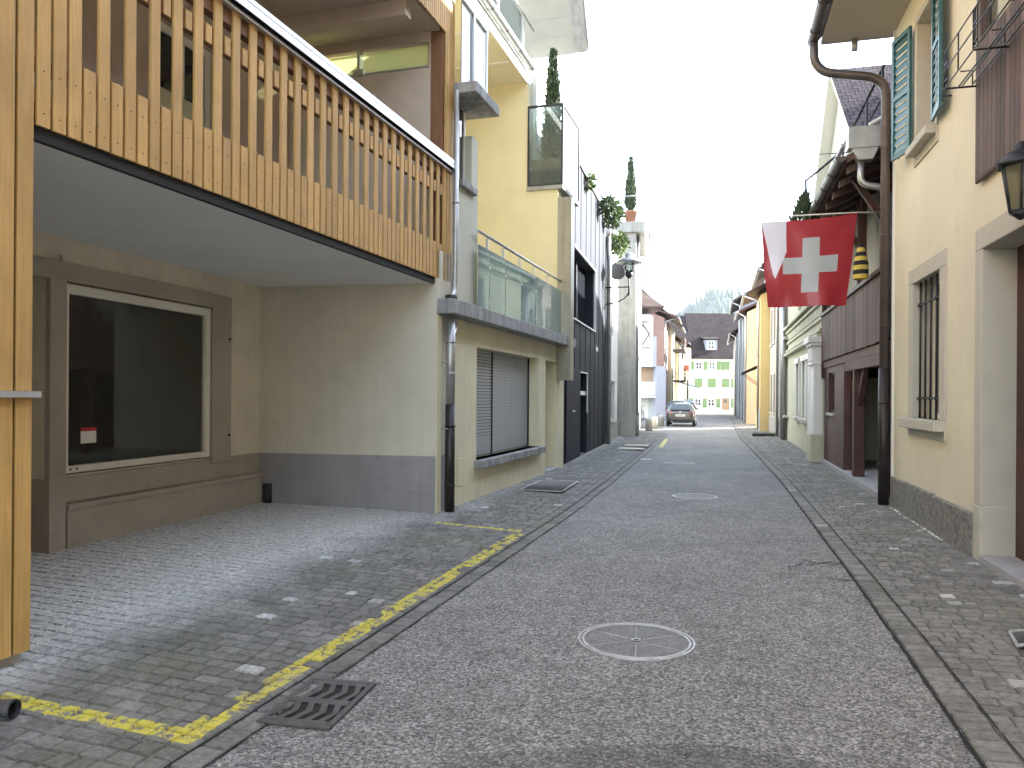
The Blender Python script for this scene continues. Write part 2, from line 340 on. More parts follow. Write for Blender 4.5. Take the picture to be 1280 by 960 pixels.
def setts(name, paint=False, base=(.155, .152, .140)):
    m, t, b = nt(name); tc = N(t, 'ShaderNodeTexCoord'); O = tc.outputs['Object']
    a = N(t, 'ShaderNodeAttribute', attribute_name='rnd')
    c = ramp(t, a.outputs['Fac'], [(0, tuple(x * .78 for x in base)), (.5, base), (.9, tuple(x * 1.22 for x in base)), (.965, tuple(x * 1.4 for x in base)), (.975, (.34, .34, .33)), (1, (.58, .58, .57))])
    n = N(t, 'ShaderNodeTexNoise', Scale=28.0, Detail=6.0, Roughness=.7); t.links.new(O, n.inputs['Vector'])
    c = mixc(t, 1.0, c, ramp(t, n.outputs[0], [(.28, .55), (.5, 1.0), (.72, 1.6)]), 'MULTIPLY')
    n2 = N(t, 'ShaderNodeTexNoise', Scale=.8, Detail=5.0); t.links.new(O, n2.inputs['Vector'])
    c = mixc(t, ramp(t, n2.outputs[0], [(.5, 0.0), (.68, .45)]), c, (.14, .15, .085))
    n3 = N(t, 'ShaderNodeTexNoise', Scale=2.2, Detail=7.0, Roughness=.7); t.links.new(O, n3.inputs['Vector'])
    c = mixc(t, ramp(t, n3.outputs[0], [(.5, 0.0), (.72, .55)]), c, (.34, .34, .33))
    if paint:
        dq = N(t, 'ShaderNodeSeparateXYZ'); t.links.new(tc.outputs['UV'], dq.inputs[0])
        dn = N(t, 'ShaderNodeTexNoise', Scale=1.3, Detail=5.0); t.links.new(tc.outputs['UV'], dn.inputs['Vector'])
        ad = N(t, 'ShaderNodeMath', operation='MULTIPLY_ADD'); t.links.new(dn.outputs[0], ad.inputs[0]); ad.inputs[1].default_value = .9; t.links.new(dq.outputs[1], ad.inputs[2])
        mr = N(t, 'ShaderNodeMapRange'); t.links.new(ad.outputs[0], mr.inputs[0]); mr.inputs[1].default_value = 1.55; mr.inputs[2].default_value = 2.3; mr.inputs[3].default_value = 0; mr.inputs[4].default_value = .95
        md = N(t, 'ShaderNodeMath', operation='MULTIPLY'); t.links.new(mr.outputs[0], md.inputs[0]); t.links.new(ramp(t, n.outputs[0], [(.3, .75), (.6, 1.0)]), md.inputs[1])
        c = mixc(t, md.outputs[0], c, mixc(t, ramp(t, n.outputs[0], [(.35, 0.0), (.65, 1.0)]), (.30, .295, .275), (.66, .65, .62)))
        uv = N(t, 'ShaderNodeSeparateXYZ'); t.links.new(tc.outputs['UV'], uv.inputs[0])
        wn = N(t, 'ShaderNodeTexNoise', Scale=11.0, Detail=7.0, Roughness=.75); t.links.new(tc.outputs['UV'], wn.inputs['Vector'])
        def band(o, lo, hi):
            g = N(t, 'ShaderNodeMath', operation='GREATER_THAN'); t.links.new(o, g.inputs[0]); g.inputs[1].default_value = lo
            l = N(t, 'ShaderNodeMath', operation='LESS_THAN'); t.links.new(o, l.inputs[0]); l.inputs[1].default_value = hi
            k = N(t, 'ShaderNodeMath', operation='MULTIPLY'); t.links.new(g.outputs[0], k.inputs[0]); t.links.new(l.outputs[0], k.inputs[1]); return k.outputs[0]
        def op(o, a_, b_):
            k = N(t, 'ShaderNodeMath', operation=o); t.links.new(a_, k.inputs[0])
            if hasattr(b_, 'default_value'): t.links.new(b_, k.inputs[1])
            else: k.inputs[1].default_value = b_
            return k.outputs[0]
        T, W = uv.outputs[0], uv.outputs[1]
        tn, tf = PT
        l1 = op('MULTIPLY', band(W, .035, .17), band(T, tn - .07, tf + .05))
        l2 = op('MULTIPLY', band(T, tn - .06, tn + .06), band(W, .03, 1.27))
        l3 = op('MULTIPLY', band(T, tf - .055, tf + .05), band(W, .03, 1.22))
        msk = op('MAXIMUM', op('MAXIMUM', l1, l2), l3)
        # far half of the long line is worn through
        gap = N(t, 'ShaderNodeTexNoise', Scale=.9, Detail=2.0); t.links.new(tc.outputs['UV'], gap.inputs['Vector'])
        wear = ramp(t, wn.outputs[0], [(.44, 0.0), (.50, 1.0)])
        sepw = op('MULTIPLY', wear, ramp(t, gap.outputs[0], [(.30, .0), (.35, 1.0)]))
        msk = op('MULTIPLY', msk, sepw)
        msk = op('MULTIPLY', msk, ramp(t, a.outputs['Fac'], [(.09, .0), (.10, 1.0)]))
        c = mixc(t, msk, c, mixc(t, n.outputs[0], (.40, .34, .05), (.74, .65, .10)))
    t.links.new(c, b.inputs['Base Color']); b.inputs['Roughness'].default_value = .72; b.inputs['Specular IOR Level'].default_value = .4
    nb = N(t, 'ShaderNodeTexNoise', Scale=60.0, Detail=5.0); t.links.new(O, nb.inputs['Vector'])
    bp = N(t, 'ShaderNodeBump', Strength=.8, Distance=.012); t.links.new(nb.outputs[0], bp.inputs['Height']); t.links.new(bp.outputs[0], b.inputs['Normal'])
    return m

# ------------------------------------------------------------------ frames of the street
FL = Frame(-1.01, 10.24, .311, 1, 1)              # left fronts: timber house and yellow house
FB = Frame(-3.5, 10.65, .25, 1, 1)                # back wall of the open bay
FD = Frame(1.27, 18.14, .2443, 1, 1)              # left fronts further on
FR = Frame(2.62, 0, .267, 1, -1)                  # all fronts on the right

# ------------------------------------------------------------------ ground
KL = [(-4.6, -7.0), (-2.99, -1.6), (-1.46, 3.54), (-1.025, 4.985), (.766, 10.98), (1.91, 15.2), (3.9, 22.9), (6.07, 31.3), (6.9, 34.6)]
KR = [(-.9, -7.0), (.66, -1.6), (2.153, 3.52), (2.568, 4.967), (3.19, 7.214), (5.35, 15.3), (7.80, 25.2), (9.25, 31.1), (11.9, 41), (17.0, 60), (23.6, 85)]
def curve(pts):
    def f(t):
        for i in range(len(pts) - 1):
            L = math.dist(pts[i], pts[i + 1])
            if t <= L or i == len(pts) - 2:
                k = t / L; return (pts[i][0] + (pts[i + 1][0] - pts[i][0]) * k, pts[i][1] + (pts[i + 1][1] - pts[i][1]) * k)
            t -= L
    return f
def tofY(pts, Y):
    t = 0
    for a, b in zip(pts, pts[1:]):
        if Y <= b[1]: return t + math.dist(a, b) * (Y - a[1]) / (b[1] - a[1])
        t += math.dist(a, b)
    return t
PT = (tofY(KL, 3.62), tofY(KL, 9.22))
def make_map(pts, sgn):
    c = curve(pts)
    def f(t, w):
        p = c(t); a = c(max(0, t - .8)); b = c(t + .8); dx, dy = b[0] - a[0], b[1] - a[1]; l = math.hypot(dx, dy)
        return p[0] - sgn * dy / l * w, p[1] + sgn * dx / l * w
    return f
mapL = make_map(KL, 1); mapR = make_map(KR, -1)
def zL(t, w): return .025 + .038 * max(w, 0) - (.012 * max(0, w - 2.4))
def zR(t, w): return .022 + .030 * max(w, 0)
def pave(mp, zf, t0, t1, wfun, row=.112, w_in=0.0, first=None, wmin=.09, wmax=.17, skip=None, white=.02):
    m = MB(); t = t0
    while t < t1:
        rh = row * random.uniform(.92, 1.1); w = w_in; k = 0; W = wfun(t)
        while w < W:
            ww = random.uniform(wmin, wmax)
            if first and k == 0: ww = first
            if W - w - ww < wmin * .5: ww = W - w
            j = lambda: random.uniform(-.0045, .0045)
            g = .0038; cs = [(t + g, w + g), (t + rh - g, w + g), (t + rh - g, w + ww - g), (t + g, w + ww - g)]
            ct = (t + rh / 2, w + ww / 2)
            if not (skip and skip(*ct)):
                dz = random.uniform(-.003, .003); tx = random.uniform(-.025, .025); ty = random.uniform(-.025, .025)
                outer = []; inner = []; uo = []; ui = []
                for (a, b) in cs:
                    a += j(); b += j(); x, y = mp(a, b); z = zf(a, b)
                    outer.append((x, y, z - .013)); uo.append((a, b))
                    a2 = a + (.007 if a < ct[0] else -.007); b2 = b + (.007 if b < ct[1] else -.007)
                    x, y = mp(a2, b2); inner.append((x, y, z + dz + (a2 - ct[0]) * tx + (b2 - ct[1]) * ty)); ui.append((a2, b2))
                r = random.random() * .955
                if random.random() < white(t, w) if callable(white) else random.random() < white: r = random.uniform(.97, 1)
                i = m.pts(outer); q = m.pts(inner)
                m.face([q, q + 1, q + 2, q + 3], r, uv=ui)
                for e in range(4):
                    f = (e + 1) % 4; m.face([i + e, i + f, q + f, q + e], r, uv=[uo[e], uo[f], ui[f], ui[e]])
            w += ww; k += 1
        t += rh
    return m

# base sheet
m = MB(); m.quad((-900, -60, -.02), (900, -60, -.02), (900, 2600, -.02), (-900, 2600, -.02))
props(m.build('ground', mat('plaza_ground', (.17, .16, .145), var=.15, bump=.2, nscale=.6, fine=.2), recalc=False), kind='structure')
# road asphalt
m = MB(); n = 120; tl = [tofY(KL, 34.6) * k / n for k in range(n + 1)]
for k in range(n):
    Y0 = -7 + (34.6 + 7) * k / n; Y1 = -7 + (34.6 + 7) * (k + 1) / n
    def xr(pts, Y):
        for a, b in zip(pts, pts[1:]):
            if Y <= b[1]: return a[0] + (b[0] - a[0]) * (Y - a[1]) / (b[1] - a[1])
        return pts[-1][0]
    m.quad((xr(KL, Y0) - .02, Y0, 0), (xr(KR, Y0) + .02, Y0, 0), (xr(KR, Y1) + .02, Y1, 0), (xr(KL, Y1) - .02, Y1, 0))
m.quad((6.88, 34.6, 0), (xr(KR, 34.6), 34.6, 0), (xr(KR, 60), 60, 0), (11.5, 60, 0))
m.quad((11.5, 60, 0), (xr(KR, 60), 60, 0), (23.6, 85, 0), (18.5, 85, 0)); m.quad((18.5, 85, 0), (23.6, 85, 0), (29, 96, 0), (16, 96, 0))
props(m.build('road', M['asphalt'], weld=True), kind='structure')
# repaired strips in the asphalt (wavy outline)
def blob(name, cx, cy, rx, ry, rot, matl, z=.004, seed=0, wob=.16):
    m = MB(); pts = []
    for i in range(40):
        a = 2 * math.pi * i / 40; k = 1 + wob * noise.noise(Vector((math.cos(a) * 1.7, math.sin(a) * 1.7, seed)))
        x, y = math.cos(a) * rx * k, math.sin(a) * ry * k
        pts.append((cx + x * math.cos(rot) - y * math.sin(rot), cy + x * math.sin(rot) + y * math.cos(rot), z))
    m.poly(pts); return m.build(name, matl, recalc=False)
props(blob('road_repair_patch', .75, 3.05, 1.15, .60, -.1, M['patch'], seed=3), kind='structure')

# bed under the setts
def bed(name, mp, zf, t1, wf, matl):
    m = MB(); n = 160
    for k in range(n):
        a, b = t1 * k / n, t1 * (k + 1) / n
        prev = None
        for j in range(8):
            w0, w1 = wf(a) * j / 8, wf(a) * (j + 1) / 8
            q = [mp(a, w0), mp(b, w0), mp(b, w1), mp(a, w1)]; ww = [w0, w0, w1, w1]; tt = [a, b, b, a]
            m.quad(*[(p[0], p[1], zf(x, y) - .012) for p, x, y in zip(q, tt, ww)])
    return props(m.build(name, matl, weld=True), kind='structure')
M['joint'] = mat('joint_grit', (.045, .044, .038), var=.3, nscale=6, bump=.6, bscale=120, tint=(.06, .065, .035))
LT = tofY(KL, 34.5)
t_a, t_b = tofY(KL, 2.2), tofY(KL, 10.6)
def wL(t): return 4.75 if t < t_b else 1.95
def wLbed(t): return wL(t)
bed('pavement_bed', mapL, zL, LT, wLbed, M['joint'])
RT = tofY(KR, 60)
def wR(t): return 1.75
bed('pavement_bed', mapR, zR, RT, wR, M['joint'])
GX, GY = ground(398, 880); 
def skipL(t, w):
    x, y = mapL(t, w); return False
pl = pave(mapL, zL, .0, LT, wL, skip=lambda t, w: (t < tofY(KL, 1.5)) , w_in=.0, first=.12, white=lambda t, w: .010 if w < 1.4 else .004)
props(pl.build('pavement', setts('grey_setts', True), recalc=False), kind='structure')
pr = pave(mapR, zR, tofY(KR, 1.5), tofY(KR, 58), wR, first=.16, white=lambda t, w: .055 if tofY(KR, 5.5) < t < tofY(KR, 10) and .3 < w < 1.2 else .012)
props(pr.build('pavement', setts('grey_setts_right', False, (.175, .17, .155)), recalc=False), kind='structure')
# gutter rows beside the asphalt
def gut(mp, sgn, pts, tmax, name):
    m = pave(lambda t, w: mp(t, -w), lambda t, w: .010, tofY(pts, 1.5), tmax, lambda t: .15, row=.2, wmin=.14, wmax=.16, white=.0)
    for k in range(len(m.v)): m.v[k].z += .001
    props(m.build(name, setts(name + '_stone', False, (.15, .147, .137)), recalc=False), kind='structure')
gut(mapL, 1, KL, LT, 'gutter')
# ragged tar joint at the kerb lines
def tar(mp, pts, Y0, Y1, w, wid, z, name):
    m = MB(); t = tofY(pts, Y0); T = tofY(pts, Y1); prev = None
    while t < T:
        a = w + wid * (.5 + .5 * noise.noise(Vector((t * 6, w, 1)))) ; b = w - wid * (.5 + .7 * noise.noise(Vector((t * 6, w, 9))))
        p = mp(t, a) + (z,); q = mp(t, b) + (z,)
        if prev: m.quad(prev[0], prev[1], q, p)
        prev = (p, q); t += .06
    props(m.build(name, M['joint_tar'], recalc=False), kind='structure')
M['joint_tar'] = mat('tar_joint', (.012, .012, .012), rough=.9, var=.3, nscale=20, bump=.5)
tar(mapL, KL, 1.5, 34, -.005, .016, .0145, 'kerb_joint')
tar(mapR, KR, 1.5, 45, -.012, .020, .006, 'kerb_joint')
tar(mapR, KR, 1.5, 45, .166, .010, .0315, 'kerb_joint')
tar(mapL, KL, 1.5, 34, -.155, .010, .008, 'kerb_joint')

# ------------------------------------------------------------------ generic pieces
def window(parent, F, s0, s1, z0, z1, d, fm, gm, nx=2, nz=1, fw=.06, depth=.05, name='window', label=None):
    if s1 < s0: s0, s1 = s1, s0
    m = MB()
    m.box(F, s0, s0 + fw, d - depth, d, z0, z1); m.box(F, s1 - fw, s1, d - depth, d, z0, z1)
    m.box(F, s0 + fw, s1 - fw, d - depth, d, z0, z0 + fw); m.box(F, s0 + fw, s1 - fw, d - depth, d, z1 - fw, z1)
    for i in range(1, nx):
        c = s0 + (s1 - s0) * i / nx; m.box(F, c - fw * .4, c + fw * .4, d - depth + .002, d - .004, z0 + fw, z1 - fw)
    for i in range(1, nz):
        c = z0 + (z1 - z0) * i / nz; m.box(F, s0 + fw, s1 - fw, d - depth + .004, d - .008, c - fw * .25, c + fw * .25)
    w = m.build(name, fm, parent)
    if label: w['label'] = label
    g = MB(); g.box(F, s0 + fw * .5, s1 - fw * .5, d - depth * .7, d - depth * .7 + .012, z0 + fw * .5, z1 - fw * .5); g.build('pane', gm, w)
    return w
def louvre(parent, F, s0, s1, z0, z1, d, mt, name='shutter', n=14, th=.035):
    m = MB(); fw = min(.06, abs(s1 - s0) * .2)
    if s1 < s0: s0, s1 = s1, s0
    m.box(F, s0, s0 + fw, d, d + th, z0, z1); m.box(F, s1 - fw, s1, d, d + th, z0, z1)
    for a, b in ((z0, z0 + fw), (z1 - fw, z1), ((z0 + z1) / 2 - fw / 2, (z0 + z1) / 2 + fw / 2)): m.box(F, s0 + fw, s1 - fw, d + .002, d + th - .002, a, b)
    for i in range(n):
        z = z0 + fw + (z1 - z0 - 2 * fw) * (i + .5) / n; h = (z1 - z0) / n * .42
        P = F.P; a, b = s0 + fw, s1 - fw
        m.hexa([P(a, d + .004, z + h), P(b, d + .004, z + h), P(b, d + .010, z + h), P(a, d + .010, z + h), P(a, d + th - .01, z - h), P(b, d + th - .01, z - h), P(b, d + th - .004, z - h), P(a, d + th - .004, z - h)])
    return m.build(name, mt, parent)
def roof(parent, F, s0, s1, dF, dB, ze, zr, mt, over=.35, th=.12, fascia=None, dR=None, name='roof'):
    """gable roof, ridge along the street"""
    P = F.P; dm = (dF + dB) / 2 if dR is None else dR; m = MB(); m.m = 0
    for (a, b) in ((dF, dm), (dm, dB)):
        za, zb = (ze, zr) if a == dF else (zr, ze)
        L = math.hypot(b - a, zb - za)
        m.m = 0; m.quad(P(s0, a, za + th), P(s1, a, za + th), P(s1, b, zb + th), P(s0, b, zb + th), uv=[(s0, 0), (s1, 0), (s1, L), (s0, L)])
        m.m = 1
        m.quad(P(s0, a, za), P(s0, b, zb), P(s1, b, zb), P(s1, a, za))
        m.quad(P(s0, a, za), P(s0, a, za + th), P(s0, b, zb + th), P(s0, b, zb)); m.quad(P(s1, a, za), P(s1, b, zb), P(s1, b, zb + th), P(s1, a, za + th))
    m.quad(P(s0, dF, ze), P(s1, dF, ze), P(s1, dF, ze + th), P(s0, dF, ze + th)); m.quad(P(s0, dB, ze), P(s0, dB, ze + th), P(s1, dB, ze + th), P(s1, dB, ze))
    return m.build(name, [mt, fascia or M['darkwood']], parent, recalc=False)
def gable(m, F, s, dF, dB, z0, z1, dR=None, th=.25, sgn=1):
    dm = (dF + dB) / 2 if dR is None else dR; P = F.P
    m.prism([P(s, dF, z0), P(s, dB, z0), P(s, dm, z1)], Vector((F.u[0], F.u[1], 0)) * th * sgn)
def gutter(parent, F, s0, s1, d, z, r=.07, mt=None, name='gutter'):
    m = MB(); P = F.P; n = 8; prev = None
    for s in (s0, s1): pass
    for i in range(n):
        a0, a1 = math.pi * i / n, math.pi * (i + 1) / n
        q = lambda s, a, rr: P(s, d + math.cos(a) * rr, z - math.sin(a) * rr)
        m.quad(q(s0, a0, r), q(s1, a0, r), q(s1, a1, r), q(s0, a1, r)); m.quad(q(s0, a0, r - .006), q(s0, a1, r - .006), q(s1, a1, r - .006), q(s1, a0, r - .006))
    for s in (s0, s1): m.prism([P(s, d + math.cos(math.pi * i / n) * r, z - math.sin(math.pi * i / n) * r) for i in range(n + 1)], Vector((F.u[0], F.u[1], 0)) * .008)
    k = s0
    while k < s1:
        m.tube([P(k, d + math.cos(math.pi * i / n) * (r + .006), z - math.sin(math.pi * i / n) * (r + .006)) for i in range(n + 1)], .008, 5); k += .9
    return m.build(name, mt or M['zinc'], parent, recalc=False)
def sill(parent, F, s0, s1, z, d0, d1, h=.06, mt=None): return boxp('window_sill', mt or M['palestone'], parent, F, s0, s1, d0, d1, z - h, z, bevel=.006)

# cracks in the asphalt on the right
cr = random.Random(4)
m = MB()
for k, (px, py) in enumerate(((1000, 700), (1012, 708), (1030, 706), (1020, 722), (1045, 727), (985, 712), (1052, 716))):
    x, y = ground(px, py); p = Vector((x, y, .003)); a = cr.uniform(-.3, .5); prev = None
    for i in range(14):
        w_ = .006 * math.sin(math.pi * (i + .5) / 14.5) + .002; n_ = Vector((-math.sin(a), math.cos(a), 0)); q = (p - n_ * w_, p + n_ * w_)
        if prev: m.quad(prev[0], q[0], q[1], prev[1])
        prev = q; a += cr.uniform(-.7, .7) - a * .25; p = p + Vector((math.cos(a), math.sin(a), 0)) * .035
props(m.build('road_cracks', M['joint_tar'], recalc=False), kind='structure')
# short painted marks on the road at the far kerb
M['markyellow'] = mat('faded_yellow_road_paint', (.55, .50, .16), var=.3, nscale=9, dirt=.4)
M['markwhite'] = mat('faded_white_road_paint', (.50, .50, .48), var=.3, nscale=9, dirt=.4)
for pts, mt in ((((823, 559), (828, 559.5), (835, 549.5), (831, 549)), 'markyellow'), (((796, 573), (796, 574.6), (814, 575), (814, 573.6)), 'markwhite')):
    m = MB(); q = [ground(*p) for p in pts]; m.quad(*[(a, b, .0065) for a, b in q]); props(m.build('road_marking', M[mt], recalc=False), kind='structure')
# ================================================================== LEFT: timber-clad house with open bay
F = FL
TH = thing('timber_house', 'larch-clad house with open parking bay and slatted balcony, nearest on the left', 'house', F.P(-3, -1.5, 0))
s_post1 = F.s(41, 330); s_end = F.s(565, 300); zs, zc = 3.22, 3.14
s_far = -15.0
# cladding of the post beside the bay (runs out of the frame to the left)
m = MB(); s = s_post1
while s > s_far:
    m.box(F, s - .101, s, -.022, 0.0, .15, 1.62, None); m.box(F, s - .101, s, -.022, 0.0, 1.66, zs if False else 9.0); s -= .121
clad = m.build('cladding', M['larch'], TH, bevel=.002)
boxp('flashing', M['alu'], clad, F, s_far, s_post1 + .03, -.03, .04, 1.622, 1.658)
boxp('inner_wall', M['taupe_dark'], TH, F, s_far, s_post1 - .01, -.30, -.06, .02, 9.0)
m = MB(); s = s_far
while s < s_post1: m.box(F, s, s + .05, -.06, -.0221, .2, 9.0); s += .45
m.box(F, s_post1 - .06, s_post1 - .004, -.06, -.0221, .2, 9.0)
m.build('batten', M['larch_dark'], TH)
# slatted balcony front
m = MB(); s = s_post1 + .022; k = 0; n_s = int((s_end - s) / .111)
while s + .09 < s_end + .02:
    long = (k < 3) or (k % 2 == 0) or s > s_end - .33
    m.box(F, s, s + .089, -.022 if long else -.024, .0 if long else -.001, zs, (4.74 if long else 3.69))
    s += .111; k += 1
slats = m.build('balcony_slats', M['larch'], TH, bevel=.002)
m = MB()                                              # screws
s = s_post1 + .022; k = 0
while s + .09 < s_end:
    for z in (3.30, 3.55): m.tube([F.P(s + .045, -.001, z), F.P(s + .045, .0015, z)], .005, 6)
    s += .111; k += 1
props(m.build('screw_heads', M['darkmetal'], slats), kind='stuff')
m = MB()                                              # rails the slats are fixed to, blocks between
m.box(F, s_post1 + .02, s_end - .02, -.07, -.0245, 4.36, 4.50); m.box(F, s_post1 + .02, s_end - .02, -.065, -.0245, 3.28, 3.36); m.box(F, s_post1 + .02, s_end - .02, -.065, -.0245, 3.55, 3.63)
m.box(F, s_post1 + .02, s_end - .02, -.10, -.0245, 4.62, 4.78)
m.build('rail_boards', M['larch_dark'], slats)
s = s_post1 + .022 + .111 * 3
while s < s_end - .1: boxp('spacer_block', M['larch'], slats, F, s + .02, s + .085, -.0225, -.008, 4.36, 4.50); s += .222
m = MB()                                              # metal handrail cap
m.box(F, s_post1 + .0, s_end + .03, -.13, .075, 4.85, 4.895); m.box(F, s_post1, s_end + .02, .062, .072, 4.78, 4.85); m.box(F, s_post1, s_end + .01, -.02, .035, 4.74, 4.765)
m.build('handrail', M['alu'], slats, bevel=.003)
boxp('handrail_core', M['darkmetal'], slats, F, s_post1, s_end, -.1, .03, 4.766, 4.849)
# dark fascia + soffit + balcony floor
boxp('fascia', M['black'], TH, F, s_post1 + .001, s_end - .01, -.07, -.026, zc + .0, zs + .06)
m = MB(); P = F.P
m.box(F, s_post1 - 1.5, .03, -3.3, -.071, zc, zc + .30); m.build('soffit', M['ceiling'], TH)
# side wall of the bay (faces the camera), painted base band
cx = Vector((-3.5, 10.65, 0)); A = F.P(0.0, 0, 0); B = Vector((cx.x - .25, cx.y + .06, 0))
vec = Vector((F.u[0], F.u[1], 0)) * .5
zb = .84
m = MB(); m.prism([A + Vector((0, 0, zb)), B + Vector((0, 0, zb)), B + Vector((0, 0, 3.6)), A + Vector((0, 0, 3.6))], vec); m.build('side_wall', M['beige_render'], TH)
m = MB(); m.prism([A, B, B + Vector((0, 0, zb - .001)), A + Vector((0, 0, zb - .001))], vec); m.build('wall_base_band', M['greyband'], TH)
m = MB(); m.box(F, -.003, .16, .0, .012, 0.02, 2.72); m.build('wall_end_plaster', M['paleyellow'], TH)
# back wall of the bay
Fb = FB
def sb(px, py=480, d=0): return Fb.s(px, py, d)
w0, w1 = sb(79, 480), sb(260, 480); ztop = Fb.z(79, 354); zbot = Fb.z(79, 592)
print('shop window', w0, w1, zbot, ztop)
d0 = sb(40, 480) - .1; d1 = sb(56, 480)
m = MB(); m.wall(Fb, -8.0, .15, zb, 3.6, 0, .25, [(w0 - .02, w1 + .02, zbot - .02, ztop + .02), (d0 - .8, d1, -.1, ztop + .05)])
m.build('back_wall', M['taupe'], TH)
m = MB(); m.wall(Fb, -8.0, .15, -.02, zb - .001, .0, .25, [(d0 - .8, d1, -.1, zb + .1), (w0 - .02, w1 + .02, zbot - .02, zb + .1)])
m.build('back_wall_base', M['taupe_dark'], TH)
m = MB(); sr = sb(285, 480)
m.box(Fb, w1 + .02, sr, 0, .05, zb - .05, ztop + .19); m.box(Fb, d0 - 1.0, w1 + .02, .0, .052, ztop + .02, ztop + .20)
m.box(Fb, d1, w0 - .02, .0, .06, -.02, ztop + .02); m.box(Fb, w0 - .02, w1 + .02, 0, .03, zbot - .28, zbot - .04)
m.build('window_surround', M['taupe_dark'], TH, bevel=.006)
m = MB(); m.box(Fb, w0 + .02, .05, 0.0, .045, .05, zbot - .30); m.box(Fb, w0 + .02, .05, .045, .06, zbot - .36, zbot - .30); m.build('apron_panel', M['taupe_dark'], TH, bevel=.008)
boxp('entrance_door', M['taupe_dark'], TH, Fb, d0 - .8, d1, -.24, -.2, .1, ztop)
# shop window
m = MB(); fw = .085
m.box(Fb, w0, w0 + .035, -.06, .03, zbot, ztop); m.box(Fb, w1 - fw, w1, -.06, .03, zbot, ztop)
m.box(Fb, w0 + .035, w1 - fw, -.06, .03, zbot, zbot + fw * .8); m.box(Fb, w0 + .035, w1 - fw, -.06, .03, ztop - fw * 1.1, ztop)
sw = m.build('shop_window', M['offwhite'], TH, bevel=.004)
boxp('pane', M['glassclear'], sw, Fb, w0 + .01, w1 - .03, -.02, -.012, zbot + .03, ztop - .03)
Fst = Fb; ss, sz = Fb.hit(112, 545, -.005)
st = boxp('sticker', mat('sticker_white', (.72, .70, .68), var=.02), sw, Fb, ss - .11, ss + .09, -.011, -.009, sz - .07, sz + .05); st['label'] = 'white and red notice stuck on the shop window'
boxp('sticker_band', mat('sticker_red', (.50, .03, .03), var=.02), st, Fb, ss - .11, ss + .09, -.0115, -.0085, sz + .051, sz + .085)
m = MB()
for q in (.03, .055, .075): m.box(Fb, ss + .088, ss + .105 , -.0112, -.0088, sz - .06 + q, sz - .045 + q)
m.build('sticker_print', M['black'], st)
for k, (ds, z) in enumerate(((.06, zbot + .035), (.14, zbot + .035))): one(lambda q: q.tube([Fb.P(w0 + ds, .03, z), Fb.P(w0 + ds, .034, z)], .012, 8), 'bolt', M['darkmetal'], sw)
m = MB(); m.tube([Fb.P(sr - .06, .05, ztop - .35), Fb.P(sr - .06, .075, ztop - .35)], .012, 8); m.tube([Fb.P(sr - .06, .05, zbot + .25), Fb.P(sr - .06, .075, zbot + .25)], .012, 8); m.build('shutter_pin', M['black'], TH)
# room behind the glass
m = MB(); Pb = Fb.P
m.box(Fb, w0 - 1.2, w1 + .2, -1.9, -1.8, 0.05, 3.1); m.box(Fb, w0 - 1.3, w0 - 1.2, -1.9, -.26, .05, 3.1); m.box(Fb, w1 + .2, w1 + .3, -1.9, -.26, .05, 3.1)
m.box(Fb, w0 - 1.2, w1 + .2, -1.8, -.26, .05, .1); m.box(Fb, w0 - 1.2, w1 + .2, -1.8, -.26, 3.0, 3.1)
m.build('shop_room', mat('shop_interior', (.74, .77, .78), var=.1), TH)
sc_ = sb(180, 480); boxp('shop_column', mat('shop_column_paint', (.42, .40, .30), var=.05), TH, Fb, sc_ + .42, sc_ + .66, -1.3, -1.1, .1, 3.0)
boxp('shop_counter', mat('shop_counter_blue', (.10, .12, .16), var=.05), TH, Fb, w0 - .3, sc_ + .2, -1.2, -.8, .1, 1.05)
# junction box, corner standpipe, pipe outlet
s_, z_ = Fb.hit(79, 328); boxp('junction_box', M['taupe'], TH, Fb, s_ - .05, s_ + .05, 0, .04, z_ - .06, z_ + .06)
cp = F.P(-.30, -2.38, 0)
m = MB(); m.tube([cp + Vector((0, 0, .10)), cp + Vector((0, 0, .42))], .07, 12); m.build('standpipe', M['zinc_dark'], TH)
g = ground(2, 884, .12); g2 = ground(18, 885, .12)
v0 = Vector((g[0], g[1], .115)); v1 = Vector((g2[0], g2[1], .115)); dv = (v1 - v0).normalized()
m = MB(); a = v0 - dv * .6; b = v1
m.tube([a, b], .042, 16, cap=False); m.tube([a, b - dv * .0], .036, 16, cap=False); m.tube([b - dv * .03, b], .046, 16, cap=False)
m.build('drain_spout', mat('spout_metal', (.14, .15, .17), rough=.4, metal=.6), TH, recalc=False)
boxp('spout_stop', M['black'], TH, None, a.x - .1, a.x + .1, a.y - .05, a.y + .05, .06, .16)
# loggia behind the slats
z_l = 3.46; z_h = 6.62; sL = s_end - .22
boxp('loggia_floor', M['taupe_dark'], TH, F, s_far, s_end - .05, -2.7, -.11, zc + .301, z_l)
m = MB()
wA, wB = F.s(195, 100, -2.4), F.s(268, 100, -2.4)
m.wall(F, s_far, s_end, z_l, z_h + .3, -2.4, .2, [(wA, wB, z_l, 5.9)])
m.build('loggia_back_wall', M['ceilwood'], TH)
lw = window(TH, F, wA, wB, z_l, 5.9, -2.46, M['offwhite'], M['glassdark'], 2, 1, .09, .06, name='terrace_door')
boxp('door_blind', mat('yellow_blind', (.62, .60, .40), var=.05), lw, F, wA + .12, wB - .12, -2.459, -2.45, 4.75, 5.15)
